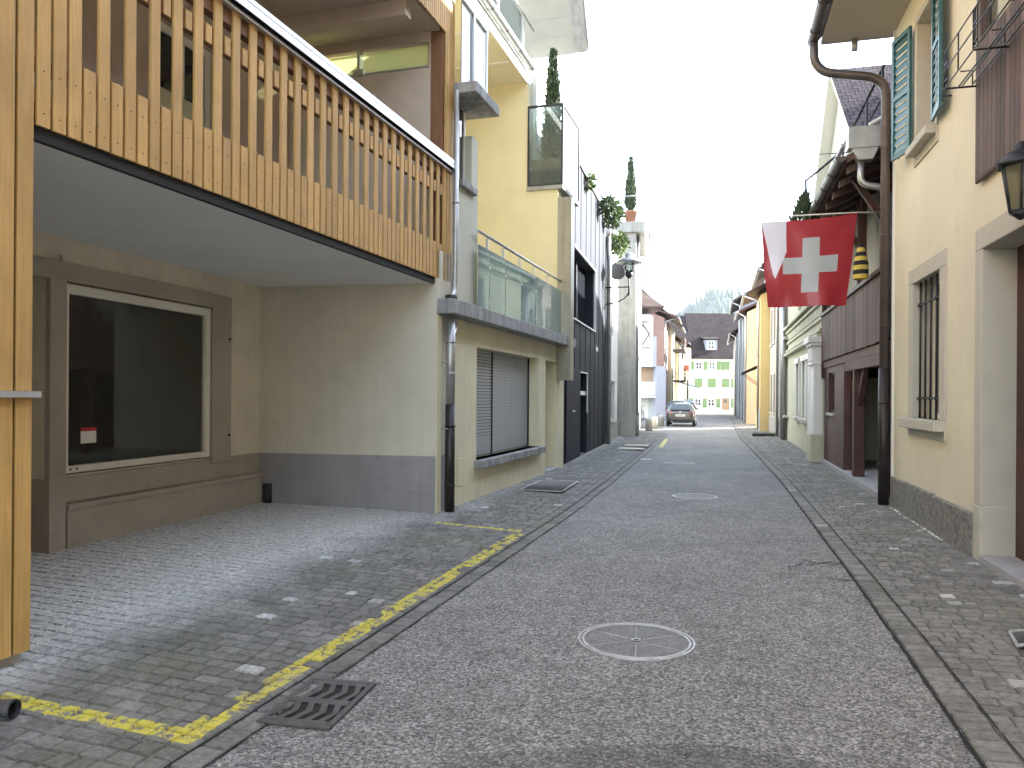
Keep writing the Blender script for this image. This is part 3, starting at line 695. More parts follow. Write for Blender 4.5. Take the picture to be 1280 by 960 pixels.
# end wall of loggia facing camera, with transom glazing
Fe = F.perp(sL - .12)
m = MB(); m.wall(Fe, -2.4, -.20, z_l, z_h, 0, .15, [(-2.32, -.22, 6.12, 6.48)]); m.build('loggia_end_wall', M['ceilwood'], TH)
m = MB(); m.box(Fe, -2.32, -.22, -.09, -.08, 6.13, 6.47); tr = m.build('transom_light', M['glassgreen'], TH)
m = MB(); m.box(Fe, -1.30, -1.26, -.08, .03, 6.12, 6.48); m.box(Fe, -2.32, -.22, -.075, -.02, 6.14, 6.165); m.box(Fe, -1.36, -1.20, -.06, .04, 6.12, 6.20); m.build('transom_bar', M['alu'], tr)
m = MB(); m.tube([Fe.P(-1.25, .02, 5.75), Fe.P(-1.25, .07, 5.75), Fe.P(-1.0, .07, 5.80), Fe.P(-1.0, .02, 5.80)], .012, 8); m.build('door_pull', M['alu'], TH)
# timber ceiling with beams
m = MB(); m.box(F, s_far, s_end - .05, -2.4, -.12, z_h, z_h + .12); m.build('loggia_ceiling', M['ceilwood'], TH)
m = MB(); s = sL - 1.0
while s > s_far: m.box(F, s, s + .16, -2.39, -.16, z_h - .20, z_h - .001); s -= 1.25
m.box(F, s_far, sL - .12, -.16, -.06, z_h - .02, z_h + .3)
m.build('ceiling_beams', M['ceilwood'], TH)
# corner post + upper cladding
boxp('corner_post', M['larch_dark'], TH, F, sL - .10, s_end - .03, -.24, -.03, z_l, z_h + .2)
m = MB(); s = F.s(556.5, 200)
while s < s_end + .01: m.box(F, s, s + .05, -.022, .002, 4.90, 9.2); s += .066
s = s_post1 + .02
while s < F.s(556, 100): m.box(F, s, s + .05, -.022, .002, z_h - .02, 9.2); s += .066
uc = m.build('upper_cladding', M['larch'], TH, bevel=.002)
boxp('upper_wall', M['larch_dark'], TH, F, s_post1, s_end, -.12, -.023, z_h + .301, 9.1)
m = MB(); m.box(F, s_far, s_end, -7, -2.65, 0.1, 9.1); m.box(F, s_far, s_end, -7, .35, 9.25, 9.5); m.build('house_core', M['taupe'], TH)
boxp('bay_roof_block', M['taupe'], TH, F, s_far, s_post1 - 1.5, -2.6, -.31, 0.05, 3.1)

# ================================================================== yellow house
YH = thing('yellow_house', 'pale yellow house with grey roller shutter, concrete slab and glass balustrade beside the timber house', 'house', F.P(3.5, -1, 0))
sY0, sY1 = s_end - .42, F.s(704, 585)
sA, zA1 = F.hit(596, 434); sB = F.s(673, 480); zA0 = F.z(593, 576)
nA, nz1 = F.hit(682, 450); nB = F.s(697, 480)
zsl0 = F.z(567, 391, .25)
m = MB(); m.wall(F, .50, sY1, 0.02, zsl0 + .02, 0, .45, [(sA, sB, zA0, zA1), (nA, nB, .10, nz1)]); m.build('wall', M['paleyellow'], YH)
print('yellow', sY0, sY1, 'sh', sA, sB, zA0, zA1, 'niche', nA, nB, nz1, 'slab', zsl0)
# roller shutter in two sections
sm = F.s(616, 480, -.2)
m = MB(); 
for (a, b) in ((sA + .01, sm - .02), (sm + .0, sB - .02)):
    z = zA0 + .02; i = 0
    while z < zA1 - .01:
        h = .052; m.box(F, a, b, -.235, -.222 + (.004 * (i % 2)), z, z + h - (.010 if a < sm - .1 and z > zA0 + .28 else .003)); z += h; i += 1
rs = m.build('roller_shutter', M['shutter'], YH)
m = MB(); m.box(F, sm - .02, sm, -.24, -.20, zA0, zA1); m.box(F, sA, sA + .012, -.24, -.2, zA0, zA1); m.box(F, sB - .022, sB, -.24, -.19, zA0, zA1); m.box(F, sA, sB, -.26, -.24, zA0, zA1); m.build('shutter_guide', M['darkmetal'], rs)
boxp('shutter_sill', M['slabgrey'], YH, F, sA - .10, sB + .12, -.22, .13, zA0 - .12, zA0, bevel=.01)
boxp('niche_back', M['paleyellow'], YH, F, nA - .02, nB + .02, -.36, -.30, .05, nz1 + .05)
m = MB(); m.box(F, nA, nB, -.30, .04, .07, .12); m.build('niche_step', M['stepstone'], YH)
boxp('meter_door', M['paleyellow'], YH, F, F.s(572), F.s(579), .0, .012, .35, .75, bevel=.003)
# concrete slab of terrace
s0s = .02
m = MB(); m.box(F, s0s, sY1 + .12, -3.2, .25, zsl0, zsl0 + .20); slab = m.build('terrace_slab', M['slabgrey'], YH, bevel=.012)
zsl1 = zsl0 + .20
# upper front wall piece with narrow window
sW1 = F.s(597, 250); zU = F.z(597, 155, .3)
wa, wb = F.s(574.5, 200), F.s(589.5, 200); wz0, wz1 = F.z(580, 229), F.z(580, 118)
m = MB(); m.wall(F, s_end + .01, sW1, zsl1, zU + .05, 0, .35, [(wa, wb, wz0, wz1)]); m.box(F, s_end + .01, sW1, -1.0, -.36, zsl1, zU + .05); m.build('upper_wall', M['greyrender'], YH)
window(YH, F, wa, wb, wz0, wz1, -.10, M['offwhite'], M['glassdark'], 1, 1, .05)
boxp('window_sill', M['slabgrey'], YH, F, wa - .05, wb + .10, -.08, .07, wz0 - .09, wz0, bevel=.006)
# second slab with glass
zS2 = F.z(630, 152, .34)
m = MB(); m.box(F, s_end + .02, sW1 + .02, -2.0, .34, zS2, zS2 + .15); m.build('balcony_slab', M['slabgrey'], YH, bevel=.01)
m = MB(); m.box(F, s_end + .03, sW1 + .0, .10, .112, zS2 + .15, zS2 + 1.30); gp = m.build('balcony_glass', M['glassrail'], YH)
m = MB(); 
for s in (s_end + .45, sW1 - .04): m.box(F, s, s + .03, .114, .15, zS2 + .15, zS2 + 1.32)
m.box(F, s_end + .02, sW1 + .01, .10, .15, zS2 + 1.30, zS2 + 1.335); m.build('glass_post', M['alu'], gp)
# terrace balustrade in frosted glass
hs0, hz = F.hit(597, 288, .08); hs1 = F.s(703, 356, .08); gz = F.z(597, 305, .08)
m = MB(); m.tube([F.P(hs0, .08, hz), F.P(hs1, .08, hz)], .024, 12); bal = m.build('handrail', M['steel'], YH)
posts = [F.s(x, 350, .08) for x in (611, 631, 651.5, 669, 686, 702)]
e = [hs0] + posts
for a, b in zip(e, e[1:]): boxp('glass_panel', M['glassfrost'], bal, F, a + .02, b - .02, .075, .087, zsl1 + .03, gz)
for p in posts:
    m = MB(); m.box(F, p - .012, p + .012, .02, .07, zsl0 + .05, hz - .02); m.box(F, p - .02, p + .02, .07, .10, gz - .30, gz - .26); m.box(F, p - .02, p + .02, .07, .10, zsl1 + .15, zsl1 + .19)
    m.build('baluster', M['steel'], bal)
# yellow cross wall facing the camera, closing the terrace
sX = F.s(697, 300); Fx = F.perp(sX)
zbox = Fx.z(690, 237); ztopy = Fx.z(650, 104)
dbox = Fx.s(659, 200)
print('cross wall', sX, zbox, ztopy, dbox)
m = MB(); m.box(Fx, -4.5, 0, -.35, 0, zsl1, zbox); m.box(Fx, -4.5, dbox, -.35, 0.0, zbox + .001, ztopy + .1); m.build('cross_wall', M['yellow'], YH)
m = MB(); m.box(F, s_end, sX + .3, -4.8, -3.2, .1, ztopy); m.build('rear_wall', M['yellow'], YH)
# roof plate with pale yellow soffit and gutter
m = MB(); m.box(F, s_end - .3, sX + .2, -4.5, dbox - .02, ztopy, ztopy + .28); m.build('roof_plate', M['cream'], YH)
m = MB()
for px in (640, ): pass
for s in (sX - 1.15, sX - 2.6): m.box(F, s, s + .05, -4.4, dbox - .05, ztopy - .03, ztopy - .001)
m.build('soffit_ribs', M['white'], YH)
boxp('roof_fascia', M['white'], YH, F, s_end - .3, sX + .21, dbox - .018, dbox + .01, ztopy - .03, ztopy + .2)
gutter(YH, F, s_end - .3, sX - .05, dbox + .10, ztopy + .30, .085)
# roof terrace rail above
m = MB()
zr = ztopy + .45
for s in (s_end + .3, s_end + 1.6, s_end + 2.9, s_end + 4.2, sX - .2): m.tube([F.P(s, dbox - .05, zr - .2), F.P(s, dbox - .05, zr + .95)], .018, 8)
m.tube([F.P(s_end, dbox - .05, zr + .95), F.P(sX + .6, dbox - .05, zr + .95)], .022, 8)
rr = m.build('roof_rail', M['steel'], YH)
boxp('rail_glass', M['glassrail'], rr, F, s_end + .1, sX - .3, dbox - .06, dbox - .052, zr + .05, zr + .88)
# metal strip between the fronts
m = MB(); m.box(Fx, .0, .30, -.30, .02, 2.0, Fx.z(700, 247)); m.build('flashing_panel', mat('bronze_sheet', (.30, .28, .22), rough=.4, metal=.5, var=.2, streak=.2), YH, bevel=.004)
# balcony box with the framed glass end
BB = YH
m = MB(); m.box(Fx, dbox + .0, .12, -1.6, .06, zbox - .001, zbox + .08); bb = m.build('upper_balcony_floor', M['concrete'], YH)
zbt = Fx.z(680, 132)
m = MB(); a, b = dbox + .02, .12
m.box(Fx, a, a + .04, .02, .06, zbox + .08, zbt); m.box(Fx, b - .04, b, .02, .06, zbox + .08, zbt); m.box(Fx, a + .04, b - .04, .02, .06, zbt - .045, zbt); m.box(Fx, a + .04, b - .04, .02, .06, zbox + .0801, zbox + .12)
m.box(Fx, b - .04, b, -1.6, .02, zbt - .045, zbt); m.box(Fx, b - .04, b, -1.6, -1.56, zbox + .08, zbt - .045)
fr = m.build('screen_frame', M['darkmetal'], YH)
boxp('screen_glass', M['glassrail'], fr, Fx, a + .04, b - .04, .035, .043, zbox + .12, zbt - .045)
boxp('screen_glass', M['glassrail'], fr, Fx, b - .025, b - .017, -1.56, .02, zbox + .10, zbt - .045)
m = MB(); k = a + .05
while k < b - .08: m.box(Fx, k, k + .05, -.04, -.02, zbox + .09, zbox + .68); k += .062
m.build('planter_boards', mat('grey_brown_boards', (.22, .16, .11), rnd=.2, var=.1), YH)
m = MB(); m.box(Fx, -3.5, dbox - .02, -2.3, -1.8, zbox, zbt + 1.6); m.box(Fx, dbox-.02, dbox+.1, -3.5, -.36, zbox, zbt + 1.2); m.build('balcony_rear_wall', M['housewhite'], YH)
# big roof overhang above
m = MB(); v = lambda s, d, z: F.P(s, d, z)
ax, bx = sX + 1.0, sX - .9
pts = [v(ax, .12, 9.45), v(ax, -4.5, 9.45), v(bx, -4.5, 12.4), v(bx, .12, 12.4)]
m.prism(pts, (0, 0, .22)); m.build('gable_roof', mat('pale_soffit_boards', (.34, .33, .28), var=.08, nscale=3), YH)
m = MB(); m.prism([v(ax, .12, 9.45), v(ax, .42, 9.45), v(bx, .42, 12.4), v(bx, .12, 12.4)], (0, 0, .2)); m.prism([v(ax + .02, .43, 9.42), v(ax + .02, .46, 9.42), v(bx, .46, 12.4), v(bx, .43, 12.4)], (0, 0, .27)); m.build('verge_board', M['concrete'], YH)
m = MB()
for k in range(9):
    q = k / 9.0; s = ax + (bx - ax) * q; z = 9.45 + 2.95 * q; m.box(F, s - .004, s + .004, -4.4, .1, z - .006, z + .02)
m.build('soffit_joint', M['concrete'], YH)
m = MB(); m.box(F, sX + .1, sX + 4, -6, -1.0, .1, 9.5); m.build('rear_block', M['housewhite'], YH)
m = MB(); m.prism([v(sX + 1.5, -3.5, 8.4), v(sX + 1.5, -.95, 9.35), v(sX + 1.5, -.95, 9.15), v(sX + 1.5, -3.5, 8.0)], Vector((F.u[0], F.u[1], 0)) * .15); m.build('roof_brace', M['concrete'], YH)

# downpipes at the joint between the two houses
def pipe(name, mt, par, pts, r, n=14, collars=()):
    path = [Vector(p) for p in pts]
    if len(path) > 2:                                  # round the bends
        out = [path[0]]
        for a, b, c in zip(path, path[1:], path[2:]):
            k = min(.11, (b - a).length * .45, (c - b).length * .45); p0 = b + (a - b).normalized() * k; p2 = b + (c - b).normalized() * k
            out += [p0.lerp(b, q).lerp(b.lerp(p2, q), q) for q in (0, .2, .4, .6, .8, 1)]
        path = out + [path[-1]]
    m = MB(); m.tube(path, r, n)
    for i, q in collars:
        p = Vector(pts[i]).lerp(Vector(pts[i + 1]), q); t = (Vector(pts[i + 1]) - Vector(pts[i])).normalized(); m.tube([p - t * .012, p + t * .012], r + .008, n)
    return m.build(name, mt, par)
pxx = .30; sP = F.s(560, 640, .09)
pipe('downpipe', M['zinc'], YH, [F.P(sP, .11, 1.52), F.P(sP, .11, zsl0 - .0)], .062, collars=[(0, .35), (0, .7)])
pipe('downpipe_foot', M['zinc_dark'], YH, [F.P(sP, .11, .07), F.P(sP, .11, 1.53)], .068, collars=[(0, .25), (0, .8)])
m = MB(); 
for z in (1.20, 2.1): m.tube([F.P(sP - .07, .0, z), F.P(sP - .07, .11, z)], .008, 6)
m.build('pipe_bracket', M['zinc'], YH)
sQ = F.s(570, 200, .07)
pipe('downpipe', M['zinc'], YH, [F.P(sQ, .07, zS2 + .01), F.P(sQ, .07, zsl1 + .35), F.P(sQ - .03, .07, zsl1 + .16), F.P(sQ - .16, .08, zsl1 + .07), F.P(sQ - .16, .08, zsl1 - .0)], .038, collars=[(0, .6)])
pipe('downpipe', M['zinc_dark'], YH, [F.P(sQ - .16, .08, zsl1 + .001), F.P(sQ - .16, .08, zsl1 + .08)], .085)
pipe('overflow_pipe', M['alu'], YH, [F.P(sP + .30, .04, zsl0 - .0), F.P(sP + .30, .06, zsl0 - .12), F.P(sP + .12, .10, zsl0 - .24), F.P(sP + .0, .11, zsl0 - .28)], .035)
one(lambda q: (q.tube([F.P(sY1 - .12, .0, zsl0 - .16), F.P(sY1 - .12, .10, zsl0 - .16)], .02, 8), q.tube([F.P(sY1 - .12, .06, zsl0 - .17), F.P(sY1 - .12, .14, zsl0 - .22)], .05, 10)), 'wall_spotlight', M['white'], YH)

# ================================================================== anthracite house
F = FD
AH = thing('anthracite_house', 'narrow house clad in dark anthracite sheet with white-framed window past the yellow house', 'house', F.P(2, -1.5, 0))
e0, e1 = F.s(705, 585) - .05, F.s(756.5, 552); zt = F.z(708, 176)
wa, wza = F.hit(714.5, 305.5); wb, wzb = F.hit(742.5, 414); wz0 = F.z(714, 396)
da, dz1 = F.hit(724, 465.5); db = F.s(733.5, 470)
print('anth', e0, e1, zt, 'win', wa, wb, wz0, wza, 'slit', da, db, dz1)
m = MB(); m.wall(F, e0, e1, .06, zt, 0, .3, [(wa, wb, wz0, wza), (da, db, .08, dz1)]); m.build('wall', M['anthracite'], AH)
m = MB(); s = e0 + .45
while s < e1:
    if not (wa - .05 < s < wb + .05): m.box(F, s, s + .012, 0, .012, .1, zt)
    else:
        m.box(F, s, s + .012, 0, .012, wza + .05, zt); m.box(F, s, s + .012, 0, .012, .1, wz0 - .05)
    s += .95
m.build('standing_seam', M['anthracite'], AH)
m = MB(); t = .035
m.box(F, wa - t, wa, -.02, .05, wz0 - t, wza + t); m.box(F, wb, wb + t, -.02, .05, wz0 - t, wza + t); m.box(F, wa, wb, -.02, .05, wza, wza + t); m.box(F, wa, wb, -.02, .05, wz0 - t, wz0)
wf = m.build('window_frame', M['white'], AH)
m = MB(); m.box(F, wa, wb, -.29, -.26, wz0, wza); m.build('pane', M['glassdark'], wf)
m = MB(); m.box(F, wa + (wb - wa) * .48, wa + (wb - wa) * .52, -.26, -.2, wz0, wza); m.build('mullion', M['anthracite'], wf)
dr = boxp('door', M['anthracite'], AH, F, e0 + .1, da - .03, .001, .04, .10, 2.35, bevel=.003)
hz_, = (F.z(713, 514),); hs_ = F.s(713, 514)
one(lambda q: (q.tube([F.P(hs_ + .12, .04, hz_), F.P(hs_ + .12, .10, hz_), F.P(hs_ - .08, .10, hz_)], .014, 8), q.tube([F.P(hs_ + .12, .04, hz_), F.P(hs_ + .12, .055, hz_)], .035, 10)), 'door_handle', M['alu'], dr)
boxp('door_side_glass', M['glassdark'], AH, F, da, db, -.12, -.10, .1, dz1)
m = MB(); m.box(F, da - .02, da, -.02, .03, .3, dz1 + .02); m.box(F, da, db, -.02, .03, dz1, dz1 + .03); m.box(F, db, db + .015, -.02, .03, 1.2, dz1 + .03); m.box(F, da, db, -.09, -.02, F.z(729, 494), F.z(729, 489)); m.build('side_glass_trim', M['white'], AH)
# roof parapet rail
m = MB(); zr = zt + .02
r_end = F.s(776, 305)
m.tube([F.P(e0, .02, zr), F.P(e0 + .01, .02, zr + .0), F.P(r_end, .02, zr + .0)], .03, 8)
m.tube([F.P(e1, .02, zr - .65), F.P(r_end, .02, zr - .65)], .02, 8)
s = e1
while s < r_end: m.tube([F.P(s, .02, zr - .7), F.P(s, .02, zr)], .014, 6); s += .9
m.build('parapet_rail', M['zinc'], AH)
m = MB(); m.box(F, e0, e1, -6.5, -.31, .1, zt - .02); m.build('house_core', M['anthracite'], AH)
m = MB(); m.box(F, e0 + .35, e0 + .95, -1.6, -.9, zt - .02, zt + .95); m.box(F, e0 + .3, e0 + 1.0, -1.65, -.85, zt + .95, zt + 1.02); m.build('chimney', M['housewhite'], AH)

# ================================================================== white strip house
WH = thing('white_house', 'narrow white house with tall windows between the anthracite house and the concrete pier', 'house', F.P(8, -1.5, 0))
f0, f1 = e1 + .02, F.s(771, 545)
zt2 = zt - .65
ga, gb = F.s(758.5, 500), F.s(768, 500); gz0, gz1 = F.z(763, 525), F.z(763, 476)
ua, ub = F.s(760, 390), F.s(766, 390); uz0, uz1 = F.z(762, 417), F.z(762, 368)
m = MB(); m.wall(F, f0, f1, .7, zt2, 0, .3, [(ga, gb, gz0, gz1), (ua, ub, uz0, uz1)]); m.build('wall', M['housewhite'], WH)
boxp('plinth', M['concrete'], WH, F, f0, f1, -.28, .02, .05, .7)
window(WH, F, ga, gb, gz0, gz1, -.08, M['offwhite'], M['glassdark'], 2, 1, .06); sill(WH, F, ga - .05, gb + .05, gz0, -.06, .08)
window(WH, F, ua, ub, uz0, uz1, -.08, M['darkmetal'], M['glassdark'], 1, 1, .05)
boxp('house_core', M['housewhite'], WH, F, f0, f1, -6, -.31, .1, zt2)
sD = F.s(759, 556, .09)
pipe('downpipe', M['zinc'], WH, [F.P(sD, .12, .06), F.P(sD, .12, 6.2), F.P(sD, .08, 6.5), F.P(sD, .08, zt2)], .075, collars=[(0, .3), (0, .6), (0, .9)])
m = MB(); m.box(F, f0 - .05, f0 + .06, .0, .05, .08, zt - .7); m.build('corner_strip', M['white'], WH)

# ================================================================== concrete pier house
a = Vector((4.15, 30.75, 0)); b = Vector((4.88, 30.5, 0))
FC = Frame(b.x, b.y, .185, 1, 1)
CH = thing('concrete_house', 'tall house with a grey concrete pier at its corner and a potted cypress on top', 'house', (4.3, 32, 0))
ztc = at(785, 292, 30.7).z; zcap = at(785, 279, 30.7).z
m = MB(); m.box(FC, 0, .35, -.80, 0, .04, ztc); m.build('pier', M['concrete'], CH, bevel=.01)
m = MB(); m.wall(FC, .36, 14.5, .05, 8.0, -.02, .3, [(1.2, 1.75, 4.2, 6.3), (1.2, 1.75, 1.3, 3.2), (3.2, 4.0, 1.3, 3.2), (3.2, 4.0, 4.2, 6.3)]); m.box(FC, .36, 14.5, -6, -.4, .05, 8.0); m.build('wall', M['housewhite'], CH)
for (p, q, r_, t_) in ((1.2, 1.75, 4.2, 6.3), (1.2, 1.75, 1.3, 3.2), (3.2, 4.0, 1.3, 3.2), (3.2, 4.0, 4.2, 6.3)): window(CH, FC, p, q, r_, t_, -.1, M['darkmetal'], M['glassdark'], 1, 2, .05)
boxp('base_course', M['concrete'], CH, FC, .36, 14.5, -.018, .03, .05, .9)
m = MB(); m.box(FC, -.15, 5.39, -2.2, .34, ztc, zcap); m.build('cornice', M['concrete'], CH, bevel=.01)
m = MB(); m.box(FC, 5.4, 14.9, -.3, .50, 8.02, 8.10); m.box(FC, -.1, 14.9, .36, .50, 8.101, 8.22); m.build('eaves_board', M['white'], CH)
gutter(CH, FC, .2, 14.9, .56, 8.2, .06)
pipe('downpipe', M['zinc'], CH, [FC.P(.75, .06, .9), FC.P(.75, .06, ztc)], .06); pipe('downpipe_foot', M['concrete'], CH, [FC.P(.75, .06, .06), FC.P(.75, .06, .9)], .08)
m = MB()
for x in (0.0, .9): m.tube([FC.P(.0, -2.0 + x, zcap), FC.P(.0, -2.0 + x, zcap + 1.0)], .02, 6)
m.tube([FC.P(.0, -2.0, zcap + 1.0), FC.P(.0, .1, zcap + 1.05)], .02, 6); m.tube([FC.P(.0, .1, zcap), FC.P(.0, .1, zcap + 1.05), FC.P(5, .1, zcap + 1.05)], .02, 6)
m.build('roof_rail', M['zinc'], CH)
boxp('rail_glass', M['glassrail'], CH, FC, .05, 5.0, .09, .10, zcap + .05, zcap + .95)

# ------------------------------------------------------------------ plants
def cypress(name, label, base, h, rmax, n, pot=None, leaf=.05, skirt=0.0, group=None, mtl='leaf'):
    T = thing(name, label, 'tree', base, group)
    base = Vector(base); rng = random.Random(int(h * 1000))
    if pot:
        m = MB(); r, ph = pot; m.lathe(base, [(r * .7, 0), (r * .95, ph * .9), (r * 1.05, ph * .9), (r * 1.05, ph), (r * .88, ph), (r * .85, ph - .05)], 20); m.build('pot', M['terracotta'], T, recalc=False)
    z0 = pot[1] - .05 if pot else 0
    m = MB(); m.tube([base + Vector((0, 0, z0)), base + Vector((.01, 0, z0 + h * .4)), base + Vector((0, 0, z0 + h * .9))], [.035, .025, .008], 8); m.build('trunk', M['bark'], T)
    m = MB()
    for i in range(n):
        q = rng.random() ** .9; prof = rmax * (1 - q) ** .75 * (.55 + .45 * min(1, q * 6)) * (1 + .22 * noise.noise(Vector((q * 9, 0, h))))
        a = rng.random() * 6.283; cl = 1 + .3 * noise.noise(Vector((math.cos(a) * 1.6, math.sin(a) * 1.6, q * h * 2.2)))
        rr = prof * cl * (rng.random() ** .55) * (1.35 if rng.random() < .08 else 1); c = base + Vector((math.cos(a) * rr, math.sin(a) * rr, z0 + .05 + q * h))
        up = Vector((math.cos(a) * .5, math.sin(a) * .5, 1)).normalized() + Vector([rng.uniform(-.45, .45) for _ in range(3)]); up.normalize()
        sd = up.cross(Vector([rng.uniform(-1, 1) for _ in range(3)])).normalized(); L = leaf * rng.uniform(.6, 1.5)
        i0 = m.pts([c - sd * L * .28, c + up * L * .2 + sd * L * .35, c + up * L * 1.4, c + up * L * .2 - sd * L * .3]); m.face([i0, i0 + 1, i0 + 2, i0 + 3])
    m.build('crown', M[mtl], T, recalc=False)
    return T
def shrub(name, label, base, rx, rz, n, leaf=.06, mtl='leaf2', group=None, cat='plant'):
    T = thing(name, label, cat, base, group); base = Vector(base); rng = random.Random(int(base.y * 100)); m = MB(); st = MB()
    for k in range(9):
        a = rng.random() * 6.28; st.tube([base, base + Vector((math.cos(a) * rx * .3, math.sin(a) * rx * .3, rz * .7)), base + Vector((math.cos(a) * rx * .7, math.sin(a) * rx * .7, rz * 1.5))], [.012, .008, .003], 5)
    for i in range(n):
        v = Vector([rng.gauss(0, 1) for _ in range(3)]).normalized(); k = rng.random() ** .5 * (1 + .35 * noise.noise(v * 2.1))
        c = base + Vector((v.x * rx * k, v.y * rx * k, rz + v.z * rz * k)); up = (v + Vector([rng.uniform(-.7, .7) for _ in range(3)])).normalized(); sd = up.cross(Vector([rng.uniform(-1, 1) for _ in range(3)])).normalized(); L = leaf * rng.uniform(.6, 1.5)
        i0 = m.pts([c, c + up * L * .5 + sd * L * .3, c + up * L * 1.2, c + up * L * .5 - sd * L * .3]); m.face([i0, i0 + 1, i0 + 2, i0 + 3])
    st.build('stems', M['bark'], T); m.build('foliage', M[mtl], T, recalc=False)
    return T
F = FL
p = Fx.P((dbox + .12) / 2 + .04, -.45, zbox + .08)
cypress('cypress', 'tall slender cypress behind the framed glass of the upper yellow-house balcony', tuple(p), Fx.z(690, 45) - zbox - .3, .30, 5200, None, .075)
p = at(788, 278, 30.9); cypress('cypress', 'cypress in a terracotta pot on top of the concrete pier', (p.x, 30.9, zcap), 2.15, .26, 2600, (.26, .5), .085)
for k, (px, py, Y, rx, rz, n, lab) in enumerate(((766, 268, 25.0, .32, .45, 700, 'spiky pale shrub on the roof terrace left of the potted cypress'), (774, 305, 27.2, .30, .40, 700, 'bushy green plant hanging over the roof edge above the street lamp'),
        (734, 228, 21.0, .22, .22, 260, 'small dark plant beside the roof chimney of the anthracite house'), (757, 258, 23.6, .25, .3, 350, 'low purple-brown shrub in the middle of the roof terrace'))):
    p = at(px, py, Y); shrub('roof_plant', lab, (p.x, p.y, p.z - rz), rx, rz, n, .10, 'leaf2' if k != 3 else 'leaf', 'plants on the roof terraces')
# terrace deck under those plants so that they stand on something
boxp('terrace_deck', M['concrete'], WH, FD, e1 + .03, f1, -6, .0, zt2 + .001, zt2 + .10)

# ================================================================== street lamp on its wall bracket
sl = FD.s(756, 370); SL = thing('street_lamp', 'round hatted street lamp on a curved bracket from the anthracite house', 'street lamp', FD.P(sl, 0, 5.2))
P = FD.P; zb0 = 5.25; dl = .78
m = MB(); m.tube([P(sl, 0, zb0), P(sl, dl, zb0)], .022, 8); m.tube([P(sl, 0.0, zb0 - .55)] + [P(sl, dl * math.sin(a), zb0 - .55 + .42 * (1 - math.cos(a))) for a in (.3, .6, .9, 1.2, 1.5)], .02, 8)
m.tube([P(sl, dl, zb0 - .28), P(sl, dl, zb0 + .30)], .025, 8); m.box(FD, sl - .05, sl + .05, 0, .03, zb0 - .7, zb0 + .15); m.build('bracket', M['darkmetal'], SL)
c = P(sl, dl, zb0 + .28)
m = MB(); m.lathe(c, [(.03, 0), (.10, .05), (.14, .16), (.10, .20)], 20); m.build('lamp_base', M['darkmetal'], SL, recalc=False)
m = MB(); m.lathe(c, [(.13, .2), (.17, .36), (.17, .50), (.15, .52)], 20); m.build('glass_globe', M['glassrail'], SL, recalc=False)
m = MB(); m.lathe(c, [(.42, .50), (.44, .53), (.22, .66), (.17, .68), (.17, .76), (.08, .84), (.02, .86)], 28); m.build('lamp_hat', M['zinc'], SL, recalc=False)
m = MB(); 
for k in range(6):
    a = k * 1.047; m.tube([c + Vector((math.cos(a) * .14, math.sin(a) * .14, .18)), c + Vector((math.cos(a) * .18, math.sin(a) * .18, .52))], .008, 6)
m.build('globe_cage', M['darkmetal'], SL)
# round sign-like reflectors beside it
SG = thing('wall_sign', 'small dark oval shop sign edge-on beside the street lamp', 'sign', P(sl + .9, .2, 5.9))
m = MB(); m.tube([P(sl + 1.0, .30, 5.95), P(sl + 1.04, .30, 5.95)], .30, 20); m.build('sign_plate', M['darkmetal'], SG); one(lambda q: q.tube([P(sl + 1.02, 0, 6.0), P(sl + 1.02, .25, 6.0)], .018, 6), 'bracket', M['darkmetal'], SG)
# ================================================================== RIGHT: cream house
F = FR
RH = thing('cream_house', 'cream house with stone plinth, barred window and turquoise shutters, nearest on the right', 'house', F.P(5, -1.5, 0))
r1 = F.s(1117, 560); r0 = -9.0
ze = 7.12
wsa, wsb = F.s(1142, 440), F.s(1176, 440); wz0, wz1 = F.z(1150, 523), F.z(1142, 355)
oa, ob = F.s(1137, 450), F.s(1183, 450); oz0, oz1 = F.z(1182, 552), F.z(1137, 340.3)
da, db = F.s(1231, 480), 6.35; dz1 = F.z(1231, 310.5); dfa = F.s(1222.5, 480); dfz = F.z(1222.5, 289.2)
ua, ub = F.s(1147, 120), F.s(1171, 60); uz0, uz1 = F.z(1138, 197), 6.62
ba = F.s(1218, 229, .06); bz0 = F.z(1218, 229, .06)
la, lb = ba - .12, ba - 2.1; lz0, lz1 = 5.02, 6.75
if wsa < wsb: wsa, wsb = wsb, wsa
print('cream', r1, 'win', wsa, wsb, wz0, wz1, 'door', da, dz1, dfa, dfz, 'up', ua, ub, uz0, 'board', ba, bz0)
pz = .50
m = MB(); m.wall(F, r0, r1, .02, ze + .1, 0, .4, [(wsb, wsa, wz0, wz1), (db, da, -.5, dz1), (ub, ua, uz0, uz1), (lb, la, lz0, lz1)]); m.build('wall', M['cream'], RH)
# plinth stones
m = MB(); s = r1; k = 0
pe = dfa + .015
L = (r1 - pe)
for q0, q1 in ((0, .22), (.222, .60), (.602, 1.0)):
    m.box(F, r1 - L * q1, r1 - L * q0, .0, .045 + .006 * k, .015, pz + .012 * (k % 2)); k += 1
m.build('plinth', M['granite'], RH, bevel=.018)
boxp('mortar_line', M['white'], RH, F, r1 - L * .75, r1, .04, .085, .03, .058)
